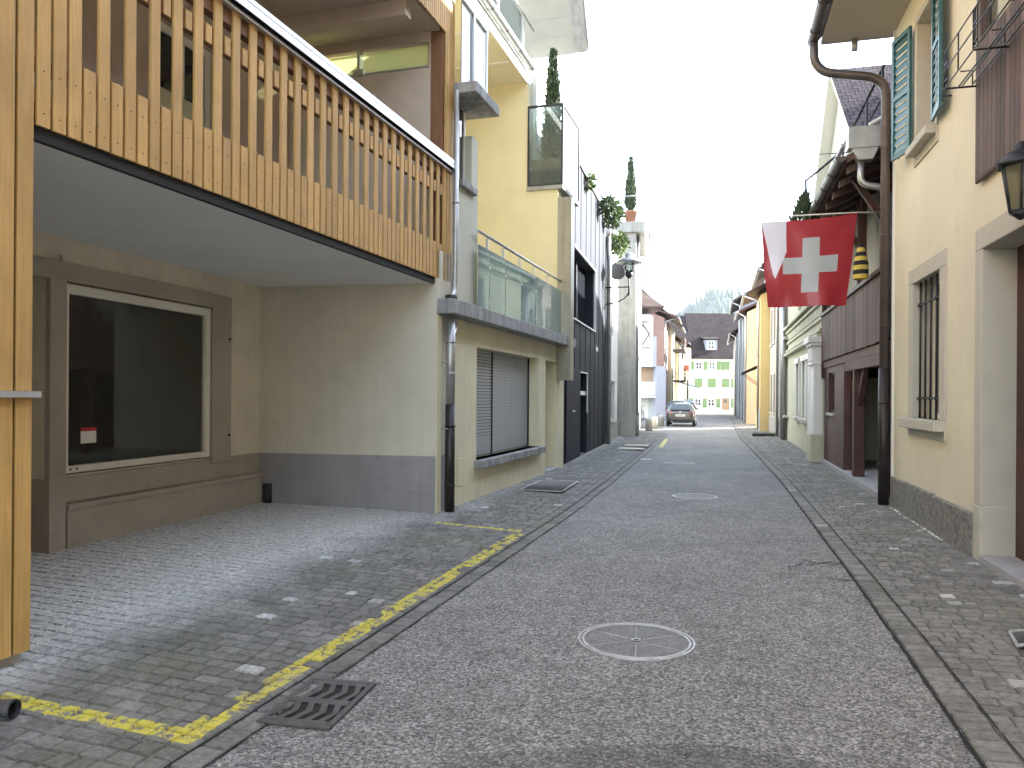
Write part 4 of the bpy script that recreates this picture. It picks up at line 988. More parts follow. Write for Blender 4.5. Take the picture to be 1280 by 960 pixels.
# barred window
m = MB(); t = .003
ow = oa; oe = ob
if ow < oe: ow, oe = oe, ow
m.box(F, wsa - .005, ow, -.235, .02, wz0 + .003, wz1 - .005); m.box(F, oe, wsb + .005, -.235, .02, wz0 + .003, wz1 - .005); m.box(F, oe, ow, -.235, .021, wz1 - .0049, oz1); m.box(F, oe, ow, -.1, .018, oz0, oz0 + .19)
m.build('window_surround', M['palestone'], RH, bevel=.008)
boxp('window_sill', M['palestone'], RH, F, oe + .02, ow + .05, -.14, .13, wz0 - .13, wz0, bevel=.012)
w = window(RH, F, wsb, wsa, wz0, wz1, -.24, M['offwhite'], M['glassdark'], 2, 1, .06)
m = MB(); n = 5
for i in range(n):
    s = wsb + (wsa - wsb) * (i + .5) / n; m.tube([F.P(s, -.05, wz0), F.P(s, -.05, wz1)], .013, 8)
for z in (wz0 + .26, wz1 - .30): m.box(F, wsb - .03, wsa + .03, -.062, -.038, z - .012, z + .012)
m.build('window_bars', M['darkmetal'], w)
for z in (wz0 + .26, wz1 - .30):
    for i in range(n):
        s = wsb + (wsa - wsb) * (i + .5) / n; one(lambda q: q.tube([F.P(s, -.05, z - .025), F.P(s, -.05, z + .025)], .022, 8), 'bar_collar', M['darkmetal'], w)
# door surround and door
m = MB(); m.box(F, da - .006, dfa, -.42, .035, .605, dz1 - .008); m.box(F, db - .2, dfa, -.42, .036, dz1 - .007, dfz); m.box(F, db - .2, db + .006, -.42, .035, .05, dz1 - .008); m.build('door_surround', M['palestone'], RH, bevel=.01)
m = MB(); m.box(F, da - .010, dfa + .003, -.42, .042, .03, .602); m.build('surround_foot', M['palestone'], RH, bevel=.012)
drr = boxp('front_door', M['brownwood'], RH, F, db + .007, da - .011, -.34, -.27, .126, dz1 - .009)
m = MB()
for i in range(2):
    for (z0, z1) in ((.3, 1.2), (1.35, 2.7)):
        q0 = db + .08 + i * (da - db - .1) / 2; m.box(F, q0, q0 + (da - db) / 2 - .12, -.27, -.255, z0, z1)
m.build('door_panel', M['brownwood'], drr, bevel=.01)
boxp('door_step', M['stepstone'], RH, F, db - .1, da - .004, -.40, .045, .0, .125, bevel=.01)
# upper window with shutters
if ua < ub: ua, ub = ub, ua
m = MB(); g = .11
m.box(F, ua - .005, ua + g, -.25, .02, uz0 + .003, uz1 - .005); m.box(F, ub - g, ub + .005, -.25, .02, uz0 + .003, uz1 - .005); m.box(F, ub - g, ua + g, -.25, .021, uz1 - .0049, uz1 + g); m.box(F, ub - g, ua + g, -.12, .02, uz0 - .22, uz0 - .004)
m.build('window_surround', M['palestone'], RH, bevel=.008)
boxp('window_sill', M['palestone'], RH, F, ub - .06, ua + .06, -.14, .14, uz0 - .10, uz0 + .0, bevel=.012)
window(RH, F, ub, ua, uz0, uz1, -.26, M['white'], M['beigecurtain'], 1, 1, .05, .05)
# far shutter stands off the wall a little, near one lies flat
hp = F.P(ua + .10, .05, 0); ang = R(14); uu = Vector((F.u[0], F.u[1])); nn = Vector((F.n[0], F.n[1]))
dirv = uu * math.cos(ang) + nn * math.sin(ang); FSa = Frame(hp.x, hp.y, dirv.x, dirv.y, -1)
louvre(RH, FSa, 0, .50, uz0 + .02, uz1 + .02, 0, M['turq'])
hp = F.P(ub - .10, .05, 0); dirv = -uu * math.cos(R(5)) + nn * math.sin(R(5)); FSb = Frame(hp.x, hp.y, dirv.x, dirv.y, 1)
louvre(RH, FSb, 0, .52, uz0 + .02, uz1 + .02, 0, M['turq'])
m = MB()
for s in (ua + .62, ub - .64): m.tube([F.P(s, 0, uz0 + .12), F.P(s, .10, uz0 + .12)], .008, 6); m.box(F, s - .012, s + .012, .09, .10, uz0 + .06, uz0 + .18)
m.build('shutter_catch', M['darkmetal'], RH)
# weathered boarding under the loggia opening
m = MB(); s = ba
rng = random.Random(3)
while s > ba - 6.0:
    P = F.P; w_ = .118; zt_ = 5.15
    r_ = rng.random(); m.box(F, s - w_, s - .010, .03, .058, bz0 + .03, zt_, r_)
    for k in range(4):      # fringed lower edge
        a = s - w_ + k * (w_ - .006) / 4; b = a + (w_ - .006) / 4; m.prism([P(a, .03, bz0 + .031), P(b, .03, bz0 + .031), P((a + b) / 2, .03, bz0 - .015)], Vector((F.n[0], F.n[1], 0)) * .028, r_)
    s -= w_
m.build('boarding', M['greywood'], RH)
boxp('boarding_rail', M['black'], RH, F, ba - 6, ba, .001, .029, bz0 + .05, 5.1)
m = MB(); m.box(F, la, la + .12, -.10, .05, 5.151, lz1 + .1); m.box(F, la - .95, la - .83, -.10, .05, 5.151, lz1 + .1); m.box(F, lb, la, -.1, .05, lz1 - .1, lz1 + .12); m.build('loggia_post', M['greywood'], RH)
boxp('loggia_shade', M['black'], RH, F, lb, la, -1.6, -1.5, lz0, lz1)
# iron flower guard
m = MB(); f0_, f1_ = ba - .02, ba - 3.6; dz = F.z(1180, 112, .34)
do = .34
for z in (dz + .0, dz + .18, dz + .36): m.tube([F.P(f0_, do, z), F.P(f1_, do, z)], .008, 6)
m.tube([F.P(f0_, do * .52, dz + .02), F.P(f1_, do * .52, dz + .02)], .009, 6); m.tube([F.P(f0_, .09, dz + .02), F.P(f1_, .09, dz + .02)], .009, 6); m.tube([F.P(f0_, .22, dz + .0), F.P(f1_, .22, dz + .0)], .009, 6)
s = f0_; k = 0
while s > f1_:
    m.tube([F.P(s, .0, dz), F.P(s, do, dz)], .010, 6); m.tube([F.P(s, do, dz), F.P(s, do, dz + .36)], .008, 6); m.tube([F.P(s, .09, dz), F.P(s, .09, dz + .16), F.P(s, .2, dz + .16)], .007, 6)
    for q in (.05, .10): m.tube([F.P(s - q, do, dz + .02), F.P(s - q, do, dz + .36)], .006, 6)
    m.box(F, s - .12, s - .01, do - .004, do + .004, dz + .06, dz + .075); m.box(F, s - .12, s - .01, do - .004, do + .004, dz + .22, dz + .235)
    m.tube([F.P(s - .45, do, dz), F.P(s - .45, do, dz + .36)], .007, 6)
    s -= .9
m.build('flower_guard', M['darkmetal'], RH)
# roof, eaves, gutter
m = MB(); m.box(F, r0, r1 + .25, .0, 1.02, ze + .0, ze + .07); m.build('soffit', mat('soffit_paint', (.46, .41, .33), var=.06), RH)
roof(RH, F, r0, r1 + .28, 1.05, -7.4, ze + .08, ze + 5.4, M['tilebrown'], dR=-3.2)  # unseen ridge raised to keep sun out of the timber house loggia
m = MB(); gable(m, F, r1 - .3, 0, -7, ze + .1, ze + 5.1, dR=-3.2, th=.3); m.box(F, r0, r1, -7, -6.7, .02, ze + .1); m.box(F, r1 - .3, r1 - .001, -6.69, -.41, .02, ze + .1); m.build('gable_wall', M['cream'], RH)
gutter(RH, F, r0, r1 + .32, 1.13, ze + .10, .085, M['browpipe'])
one(lambda q: q.tube([F.P(r1 + .15, .55, ze - .02), F.P(r1 + .15, .55, ze - .18)], .045, 10), 'vent_stub', M['zinc'], RH)
sp = r1 + .10
pipe('downpipe', M['browpipe'], RH, [F.P(r1 + .2, 1.13, ze + .05), F.P(r1 + .2, 1.12, ze - .28), F.P(r1 + .17, .98, ze - .46), F.P(sp, .30, ze - .62), F.P(sp, .13, ze - .76), F.P(sp, .12, ze - 1.0), F.P(sp, .12, 1.3)], .066, 16, collars=[(5, .15), (5, .42), (5, .7)])
pipe('downpipe_foot', M['zinc_dark'], RH, [F.P(sp, .12, .05), F.P(sp, .12, 2.1)], .075, 16, collars=[(0, .3), (0, .75)])
m = MB(); m.box(F, r1 + .001, r1 + .07, -.2, .03, .05, ze); m.build('corner_strip', M['white'], RH)
one(lambda q: q.tube([F.P(r1 + .30, .05, .1), F.P(r1 + .30, .05, 4.2)], .035, 8), 'conduit', M['zinc'], RH)

# wall lantern by the door
lx = at(1276, 232, 6.3); LN = thing('wall_lantern', 'dark iron coach lantern on the cream house above the doorway', 'lantern', tuple(lx))
sL_, dL_ = (lx.x - F.o[0]) * F.u[0] + (lx.y - F.o[1]) * F.u[1], (lx.x - F.o[0]) * F.n[0] + (lx.y - F.o[1]) * F.n[1]
print('lantern d', dL_, sL_)
def ringz(c, r, z, n=6, a0=0): return [c + Vector((math.cos(a0 + 2 * math.pi * i / n) * r, math.sin(a0 + 2 * math.pi * i / n) * r, z)) for i in range(n)]
c = lx + Vector((0, 0, 0)); top = .16; bot = -.21
m = MB(); A6, B6 = ringz(c, .145, top), ringz(c, .085, bot)
for i in range(6): m.tube([A6[i], B6[i]], .009, 6)
for rr_, zz in ((.145, top), (.085, bot)):
    q = ringz(c, rr_, zz); 
    for i in range(6): m.tube([q[i], q[(i + 1) % 6]], .010, 6)
m.build('lantern_frame', M['darkmetal'], LN)
m = MB(); A6, B6 = ringz(c, .135, top), ringz(c, .078, bot)
for i in range(6): j = (i + 1) % 6; m.quad(A6[i], A6[j], B6[j], B6[i])
m.build('lantern_glass', glass_thin('lantern_glass', (.5, .5, .42), haze=.45, hcol=(.40, .38, .26)), LN)
m = MB(); m.lathe(c, [(.19, top), (.195, top + .02), (.10, top + .11), (.05, top + .13), (.05, top + .16), (.02, top + .2)], 6); m.build('lantern_cap', M['darkmetal'], LN, recalc=False)
m = MB(); m.lathe(c, [(.085, bot - .015), (.05, bot - .04), (.015, bot - .07)][::-1], 6); m.build('lantern_base', M['darkmetal'], LN, recalc=False)
m = MB(); m.tube([c + Vector((0, 0, bot - .02)), F.P(sL_, dL_ * .5, c.z + bot - .08), F.P(sL_, 0, c.z + bot - .02)], .012, 8); m.tube([F.P(sL_, 0, c.z + bot - .02), F.P(sL_, .02, c.z + bot - .02)], .05, 12); m.build('bracket', M['darkmetal'], LN)

# ================================================================== brown chalet house
BH = thing('brown_house', 'dark brown timber house with boarded balcony and open porch next to the cream house', 'house', F.P(16, -2, 0))
b0, b1 = r1 + .35, F.s(1029, 560)
print('brown', b0, b1)
bz0, bz1 = 2.55, 3.72
m = MB(); s = b0
rng = random.Random(5)
while s < b1:
    m.box(F, s, s + .128, .02, .045, bz0 + .02 * rng.random(), bz1 - .08, rng.random()); s += .134
m.build('balcony_boards', M['greywood'], BH)
m = MB(); m.box(F, b0, b1 + .03, -.03, .09, bz1 - .075, bz1); m.box(F, b0, b1, -.04, .019, bz0 + .1, bz0 + .2); m.build('balcony_rail', M['darkwood'], BH, bevel=.006)
m = MB(); m.box(F, b0, b1, -1.4, .01, bz0 - .16, bz0 - .01); m.box(F, b0, b1 - 3.3, -.12, .012, bz0 - .35, bz0 - .165); m.build('balcony_beam', M['greywood'], BH)
# porch: side panel with small window, posts, dark doors
pa = F.s(1053, 560); pb = F.s(1058, 560)
xa, xb = F.s(1035, 500), F.s(1041, 500); xz0, xz1 = F.z(1038, 516), F.z(1038, 466)
if xa > xb: xa, xb = xb, xa
m = MB(); m.wall(F, pa, b1, .15, bz0 - .17, -.02, .15, [(xa - .1, xb + .1, xz0, xz1)]); m.build('porch_wall', M['brownwood'], BH)
window(BH, F, xa - .1, xb + .1, xz0, xz1, -.08, M['darkwood'], M['glassdark'], 1, 1, .05); boxp('window_sill', M['palestone'], BH, F, xa - .15, xb + .15, -.1, .03, xz0 - .06, xz0)
boxp('porch_base', M['stepstone'], BH, F, b0, b1, -2.2, .05, .03, .15, bevel=.01)
m = MB(); s = b0 - .1
while s < b1: m.box(F, s, s + .14, -1.45, -1.42, .15, bz0 - .2); s += .15
m.build('porch_doors', M['brownwood'], BH)
boxp('porch_post', M['brownwood'], BH, F, b0, b0 + .16, -.2, .0, .15, bz0 - .17)
m = MB(); sp2 = F.s(1067, 560); m.box(F, sp2, sp2 + .20, -.20, .0, .15, bz0 - .17)
P = F.P
m.prism([P(sp2, -.05, bz0 - .75), P(sp2, -.15, bz0 - .75), P(sp2, -.15, bz0 - .18), P(sp2, -.05, bz0 - .18)], Vector((-F.u[0], -F.u[1], 0)) * .1)
m.prism([P(sp2, -.06, bz0 - .9), P(sp2 - .5, -.06, bz0 - .36), P(sp2 - .62, -.06, bz0 - .36), P(sp2, -.06, bz0 - 1.05)], Vector((-F.n[0], -F.n[1], 0)) * .1)
m.build('porch_post', M['brownwood'], BH, bevel=.01)
# upper wall behind balcony, posts, windows with pale cloth
zg = 5.30
m = MB(); ww1, ww2 = b0 + 1.2, b0 + 2.2
m.wall(F, b0, b1 + .05, bz0, 6.3, -1.3, .2, [(ww1, ww2, 3.5, 4.9), (b0 + 4.0, b0 + 5.0, 3.5, 4.9)]); m.build('upper_wall', M['brownwood'], BH)
window(BH, F, ww1, ww2, 3.5, 4.9, -1.36, M['white'], M['glassdark'], 2, 2, .06); window(BH, F, b0 + 4.0, b0 + 5.0, 3.5, 4.9, -1.36, M['white'], M['glassdark'], 2, 2, .06)
for s in (b0 + .9, b0 + 3.2, b1 - .2):
    m = MB(); m.box(F, s, s + .16, -.22, -.06, bz1, zg + .3); m.prism([P(s + .03, -.14, zg - .7), P(s + .03, .3, zg + .02), P(s + .03, .42, zg + .02), P(s + .03, -.14, zg - .9)], Vector((F.u[0], F.u[1], 0)) * .1)
    m.build('balcony_post', M['darkwood'], BH)
m = MB(); m.box(F, b1 + .0, b1 + .1, -2.0, .05, bz0 - .4, 5.2); m.build('end_wall', M['brownwood'], BH)
# low eaves with boards underneath, zinc box, parapet of roof terrace
m = MB(); m.prism([P(b0, .62, zg), P(b0, -1.5, zg + 1.0), P(b0, -1.5, zg + 1.12), P(b0, .62, zg + .12)], Vector((F.u[0], F.u[1], 0)) * (b1 - b0 + .3)); m.build('eaves', M['darkwood'], BH)
m = MB(); s = b0 + .2
while s < b1: m.prism([P(s, .58, zg - .12), P(s, -1.5, zg + .86), P(s, -1.5, zg + .98), P(s, .58, zg - .005)], Vector((F.u[0], F.u[1], 0)) * .10); s += .8
m.build('rafters', M['greywood'], BH)
gutter(BH, F, b0, b1 + .3, .70, zg + .10, .075, M['browpipe'])
gutter(BH, F, b0 + .4, b1 + .3, .60, zg + .42, .04, M['zinc'])
m = MB(); m.box(F, b0 - .12, b0 + .12, .10, .62, zg + .18, zg + .52); m.prism([P(b0 - .12, .18, zg + .18), P(b0 - .12, .56, zg + .18), P(b0 - .12, .48, zg - .0), P(b0 - .12, .26, zg - .0)], Vector((F.u[0], F.u[1], 0)) * .2); m.build('rain_hopper', M['zinc'], BH, bevel=.01)
boxp('terrace_parapet', mat('aged_sheet', (.30, .29, .27), rough=.5, metal=.4, var=.15), BH, F, b0 - .1, b0 - .04, -1.6, .09, zg + .25, zg + .72)
pipe('hopper_pipe', M['zinc'], BH, [P(b0, .42, zg + .02), P(b0, .42, zg - .28), P(b0, .36, zg - .36), P(b0, .1, zg - .42), P(b0 + .0, .02, zg - .55), P(b0, .0, 2.6)], .05, 12)
pipe('waste_pipe', M['zinc'], BH, [P(b0, .30, zg + .55), P(b0 - .1, -.2, zg + .78), P(b0 - .1, -1.2, zg + 1.25)], .045, 12)
# terrace railing and frame above
m = MB()
for s in (b0 + .1, b0 + 1.4, b0 + 2.7, b0 + 4.0, b1): m.tube([P(s, .1, zg + .5), P(s, .1, zg + 1.45)], .018, 6)
m.tube([P(b0, .1, zg + 1.45), P(b1 + .6, .1, zg + 1.45)], .022, 6); m.tube([P(b0, .1, zg + 1.0), P(b1 + .6, .1, zg + 1.0)], .012, 6)
m.tube([P(b1, .4, zg + .1), P(b1, .45, zg + 1.75), P(b1 - .2, .2, zg + 1.9), P(b1 - 1.5, -.2, zg + 2.0)], .03, 8); m.tube([P(b1 - .6, .35, zg + .2), P(b1 - .6, .35, zg + 2.2), P(b1 - .6, -.6, zg + 2.2)], .012, 6)
m.build('terrace_rail', M['darkmetal'], BH)
# steep tiled roof with its gable to the street, ridge square to it
def sY(Y, d): return F.s(640 + 962 * (2.62 - d * 1.035 + .267 * Y) / Y, 480, d)
gd = -.45; sa_, sn_, sf_ = sY(19.5, gd), sY(14.5, gd), sY(24.5, gd); za_, ze_ = 9.9, 5.75
m = MB(); m.prism([P(sn_ + .3, gd, 3.6), P(sf_ - .3, gd, 3.6), P(sf_ - .3, gd, ze_ + .15), P(sa_, gd, za_ - .12), P(sn_ + .3, gd, ze_ + .15)], Vector((-F.n[0], -F.n[1], 0)) * .3); m.build('gable_wall', mat('gable_render', (.44, .42, .34), var=.06), BH)
m = MB(); L_ = math.dist((sn_, ze_), (sa_, za_))
for (q0, zq, sg) in ((sn_, ze_, 1), (sf_, ze_, -1)):
    m.m = 0; m.quad(P(q0, -.15, zq + .1), P(sa_, -.15, za_ + .1), P(sa_, -7, za_ + .1), P(q0, -7, zq + .1), uv=[(0, 0), (0, L_), (6.8, L_), (6.8, 0)])
    m.m = 1; m.quad(P(q0, -.15, zq), P(sa_, -.15, za_), P(sa_, -7, za_), P(q0, -7, zq)); m.quad(P(q0, -.15, zq), P(sa_, -.15, za_), P(sa_, -.15, za_ + .1), P(q0, -.15, zq + .1)); m.quad(P(q0, -.15, zq), P(q0, -7, zq), P(q0, -7, zq + .1), P(q0, -.15, zq + .1))
m.build('roof', [rooftile('violet_grey_tiles', (.085, .068, .075), (.12, .095, .10), .2, .22), M['offwhite']], BH, recalc=False)
boxp('rear_block', M['brownwood'], BH, F, b0 - .3, b1, -7.5, -2.6, .1, 12.2)  # unseen mass added to block the sun from the left fronts
# evergreen on the terrace
p = at(996, 268, 15.6); cypress('terrace_conifer', 'small potted evergreen peeping over the flag pole from the brown house terrace', (p.x + .25, 15.9, p.z - .55), .75, .30, 500, (.15, .25), .09)
# striped hanging decoration
p = at(1076, 325, 12.9); HG = thing('hanging_decoration', 'black and yellow striped hanging windsock behind the right edge of the flag', 'windsock', tuple(p))
m = MB(); m.m = 0
for k in range(8):
    m.m = k % 2; z0 = .28 - k * .075; r0_ = .03 + .09 * math.sin(min(1, (k) / 6) * 1.6); r1_ = .03 + .09 * math.sin(min(1, (k + 1) / 6) * 1.6)
    r_ = [m.pts([p + Vector((math.cos(6.283 * i / 14) * rr, math.sin(6.283 * i / 14) * rr, zz)) for i in range(14)]) for rr, zz in ((r0_, z0), (r1_, z0 - .075))]
    for i in range(14): j = (i + 1) % 14; m.face([r_[0] + i, r_[0] + j, r_[1] + j, r_[1] + i], .5, True)
m.m = 0; m.build('striped_body', [mat('black_cloth', (.02, .02, .02)), mat('yellow_cloth', (.75, .55, .10))], HG, recalc=False)
one(lambda q: q.tube([p + Vector((0, 0, .27)), Vector((p.x, p.y, zg + .28))], .005, 5), 'cord', M['darkmetal'], HG)

# ================================================================== flag
YF = 12.45
pl_, pr_ = at(940, 272.5, YF), at(1073, 265.5, YF)
FP = thing('flag_pole', 'thin white pole held out over the street from the brown balcony', 'pole', tuple(pr_))
end = F.P(F.s(1085, 262, -.1), -.15, pr_.z + .03)
one(lambda q: q.tube([pl_, pr_, Vector((pr_.x + .45, pr_.y + .12, pr_.z + .03))], .012, 8), 'rod', M['offwhite'], FP)
one(lambda q: q.tube([Vector((pr_.x + .38, pr_.y + .10, pr_.z - .05)), Vector((pr_.x + .5, pr_.y + .13, pr_.z + .09))], .03, 8), 'rod_holder', M['darkmetal'], FP)
def flagmat():
    m, t, b = nt('flag_cloth'); tc = N(t, 'ShaderNodeTexCoord'); uv = N(t, 'ShaderNodeSeparateXYZ'); t.links.new(tc.outputs['UV'], uv.inputs[0])
    def mth(o, a, b_=None):
        k = N(t, 'ShaderNodeMath', operation=o)
        for i, v in enumerate((a, b_)):
            if v is None: continue
            if hasattr(v, 'default_value'): t.links.new(v, k.inputs[i])
            else: k.inputs[i].default_value = v
        return k.outputs[0]
    U, V = uv.outputs[0], uv.outputs[1]
    du, dv = mth('ABSOLUTE', mth('SUBTRACT', U, .515)), mth('ABSOLUTE', mth('SUBTRACT', V, .475))
    h = mth('MULTIPLY', mth('LESS_THAN', du, .313), mth('LESS_THAN', dv, .094)); v = mth('MULTIPLY', mth('LESS_THAN', du, .094), mth('LESS_THAN', dv, .313))
    cross = mth('MAXIMUM', h, v)
    # pale lilac-white corner: U < .255, above a slanting lower edge
    tri = mth('MULTIPLY', mth('LESS_THAN', U, .252), mth('MULTIPLY', mth('GREATER_THAN', V, mth('ADD', .33, mth('MULTIPLY', mth('ABSOLUTE', mth('SUBTRACT', U, .115)), 2.3))), mth('GREATER_THAN', U, mth('MULTIPLY', mth('SUBTRACT', 1.0, V), .15))))
    c = mixc(t, cross, (.42, .035, .045), (.50, .51, .50)); c = mixc(t, tri, c, (.80, .74, .80))
    t.nodes.remove(b); out = t.nodes['Material Output']
    d = N(t, 'ShaderNodeBsdfDiffuse'); tl = N(t, 'ShaderNodeBsdfTranslucent'); mx = N(t, 'ShaderNodeMixShader'); mx.inputs[0].default_value = .3
    t.links.new(c, d.inputs[0]); t.links.new(c, tl.inputs[0]); t.links.new(d.outputs[0], mx.inputs[1]); t.links.new(tl.outputs[0], mx.inputs[2])
    gl = N(t, 'ShaderNodeBsdfGlossy', Roughness=.35); m2 = N(t, 'ShaderNodeMixShader'); m2.inputs[0].default_value = .05
    t.links.new(mx.outputs[0], m2.inputs[1]); t.links.new(gl.outputs[0], m2.inputs[2]); t.links.new(m2.outputs[0], out.inputs[0]); return m
m = MB(); NX, NZ = 64, 64
TL, TR, BL, BR = at(953, 276.5, YF), at(1072, 265.5, YF), at(960, 384, YF), at(1059, 381.5, YF)
idx = {}
for i in range(NX + 1):
    for j in range(NZ + 1):
        u, v = i / NX, j / NZ
        p = (TL * (1 - u) + TR * u) * v + (BL * (1 - u) + BR * u) * (1 - v)
        sag = -.045 * math.sin(math.pi * u) * v if True else 0
        y = .05 * math.sin(u * 7 + 1.2 * v) * (1.15 - v) + .035 * noise.noise(Vector((u * 4, v * 3, 2))) + .02 * math.sin(u * 15 + v * 5) * (1 - v)
        y += .10 * max(0, .16 - u) * 3 * (.3 + v)
        idx[i, j] = m.pts([p + Vector((0, y, sag))])
for i in range(NX):
    for j in range(NZ):
        m.face([idx[i, j], idx[i + 1, j], idx[i + 1, j + 1], idx[i, j + 1]], .5, True, uv=[(i / NX, j / NZ), ((i + 1) / NX, j / NZ), ((i + 1) / NX, (j + 1) / NZ), (i / NX, (j + 1) / NZ)])
fl = m.build('flag', flagmat(), recalc=False, loc=tuple(TR)); props(fl, 'square red flag with a white cross hanging over the street from a thin pole', 'flag')
m = MB()
for u in (.0, .25, .5, .75, .99):
    p = TL * (1 - u) + TR * u; p = p + Vector((0, .02, -.045 * math.sin(math.pi * u))); q = pl_ + (pr_ - pl_) * ((p.x - pl_.x) / (pr_.x - pl_.x)); m.tube([p, q], .003, 4)
m.build('flag_tie', M['offwhite'], fl)

# ================================================================== ornate pale green house
GH = thing('green_house', 'pale green ornate house with white pilasters and mouldings past the brown house', 'house', F.P(23, -2, 0))
h0, h1 = b1 + .12, F.s(984, 553)
zg1 = F.z(1020, 430); print('green', h0, h1, zg1)
zs_ = F.z(983, 440)
pilw = .95
op = []
k = h0 + pilw + .1
m = MB()
doorA, doorB = h0 + pilw + .15, h0 + pilw + 1.05
wins = [(doorB + .55, doorB + 1.35), (doorB + 1.75, doorB + 2.55), (doorB + 3.6, doorB + 4.4)]
m.wall(F, h0, h1, .05, 3.35, 0, .3, [(a, b, 1.05, 2.75) for a, b in wins] + [(doorA, doorB, .12, 2.75)]); 
uw = [(h0 + .9 + 1.35 * q, h0 + 1.7 + 1.35 * q, 4.4, 5.9) for q in range(4)]
m.wall(F, h0, h1, 3.351, 6.4, 0, .3, uw); m.build('wall', M['greenrender'], GH)
for a, b in wins:
    window(GH, F, a, b, 1.05, 2.75, -.12, M['offwhite'], M['glassdark'], 2, 1); boxp('window_sill', M['palestone'], GH, F, a - .12, b + .12, -.1, .16, .93, 1.05, bevel=.02)
    one(lambda q: (q.box(F, a - .14, a, 0, .05, 1.06, 2.75), q.box(F, b, b + .14, 0, .05, 1.06, 2.75), q.box(F, a - .16, b + .16, 0, .09, 2.751, 2.92)), 'window_surround', M['white'], GH, bevel=.01)
for i, (a, b, z0, z1) in enumerate(uw):
    window(GH, F, a, b, z0, z1, -.1, M['turq'] if i == 1 else M['offwhite'], M['glassdark'], 2, 1); one(lambda q: (q.box(F, a - .12, a, 0, .05, z0, z1), q.box(F, b, b + .12, 0, .05, z0, z1), q.box(F, a - .14, b + .14, 0, .07, z0 - .08, z0)), 'window_surround', M['greenrender'], GH)
boxp('door', M['greenrender'], GH, F, doorA, doorB, -.2, -.15, .12, 2.75)
m = MB(); m.box(F, h0, h0 + pilw, .0, .22, .75, 2.95); m.box(F, doorB + .0, doorB + .3, 0, .12, .08, 2.95); m.build('pilaster', M['white'], GH, bevel=.015)
m = MB(); m.box(F, h0 - .02, h0 + pilw + .02, 0, .28, .05, .75); m.build('pilaster_base', M['greenrender'], GH, bevel=.02)
m = MB(); m.box(F, h0 - .05, h0 + pilw + .05, 0, .30, 2.95, 3.03)
for q in range(5): m.box(F, h0 + .05 + q * .18, h0 + .15 + q * .18, .22, .27, 2.58, 2.92)
m.box(F, h0 - .03, h0 + pilw + .03, 0, .27, 2.48, 2.55); m.box(F, h0 - .08, h0 + pilw + .08, 0, .36, 3.03, 3.18); m.build('pilaster_capital', M['white'], GH, bevel=.012)
m = MB()
for z, d in ((3.18, .16), (3.32, .10), (3.62, .06), (4.0, .10), (4.14, .18)): m.box(F, h0, h1, 0, d, z, z + .08)
m.box(F, h0, h1, 0, .30, 6.3, 6.5); s = h0
while s < h1 - .3: m.box(F, s + .05, s + .30, 0, .045, 3.74, 3.98); s += .36
m.build('string_course', M['greenrender'], GH, bevel=.01)
m = MB(); m.box(F, h0, h1, -7, -.31, .1, 6.3); m.build('house_core', M['greenrender'], GH)
roof(GH, F, sf_ + .05, h1, .5, -7.2, 6.5, 10.2, M['tilebrown']); gutter(GH, F, h0, h1, .55, 6.55)  # ridge raised so its shade falls on the left fronts
pipe('downpipe', M['zinc'], GH, [F.P(h1 + .1, .16, .1), F.P(h1 + .1, .16, 6.4)], .085, collars=[(0, .3), (0, .5), (0, .8)])

# ================================================================== simple row houses
def rowhouse(name, label, F, s0, s1, d, ze, zr, wm, rm, wins, depth=7.0, over=.5, ground_op=(), fm='offwhite', shut=None, base=None, door=None, gableside=None, gut_=True, dR=None, z0=.05):
    H = thing(name, label, 'house', F.P((s0 + s1) / 2, d - 2, 0))
    m = MB(); m.wall(F, s0, s1, z0, ze, d, .3, [w[:4] for w in wins] + ([door] if door else []))
    m.box(F, s0, s0 + .25, d - depth, d - .301, z0, ze); m.box(F, s1 - .25, s1, d - depth, d - .301, z0, ze); m.box(F, s0 + .25, s1 - .25, d - depth, d - depth + .25, z0, ze)
    dm = d - depth / 2 if dR is None else dR
    gable(m, F, s0, d, d - depth, ze, zr - .1, dR=dm); gable(m, F, s1, d, d - depth, ze, zr - .1, dR=dm, sgn=-1); m.build('wall', wm, H)
    for w in wins:
        f = window(H, F, *w[:4], d - .12, M[fm], M['glassdark'], 2, 1, .07)
        one(lambda q: q.box(F, w[0] - .07, w[1] + .07, d - .1, d + .07, w[2] - .08, w[2]), 'sill', M['palestone'], f)
        if shut: 
            ww = (w[1] - w[0]) / 2
            louvre(H, F, w[0] - ww - .03, w[0] - .03, w[2], w[3], d + .01, M[shut], n=10); louvre(H, F, w[1] + .03, w[1] + .03 + ww, w[2], w[3], d + .01, M[shut], n=10)
    if door: boxp('door', M['brownwood'], H, F, door[0], door[1], d - .25, d - .2, door[2], door[3])
    if base: boxp('plinth', M[base], H, F, s0, s1, d + .001, d + .04, z0, .8)
    roof(H, F, s0 - .2, s1 + .2, d + over, d - depth - over, ze, zr, rm, dR=dm)
    if gut_: gutter(H, F, s0 - .2, s1 + .2, d + over + .07, ze + .03, .07); pipe('downpipe', M['zinc'], H, [F.P(s0 + .15, d + .09, .1), F.P(s0 + .15, d + .09, ze - .3), F.P(s0 + .15, d + over + .05, ze)], .055)
    return H
def wl(s, pairs, w=.95): return [(a, a + w, z0, z1) for a in s for z0, z1 in pairs]
k1 = F.s(966, 549); k2 = F.s(955, 545); k3 = F.s(934, 531)
print('right far', h1, k1, k2, k3)
H = rowhouse('grey_green_house', 'grey-green stone house with dark tall windows between the pale green and the pinkish house', F, h1 + .25, 31.8, .10, 6.3, 8.9, M['greystone'], M['tilebrown'], wl([29.2, 30.5], [(1.0, 2.8), (3.9, 5.5)]), base='concrete')
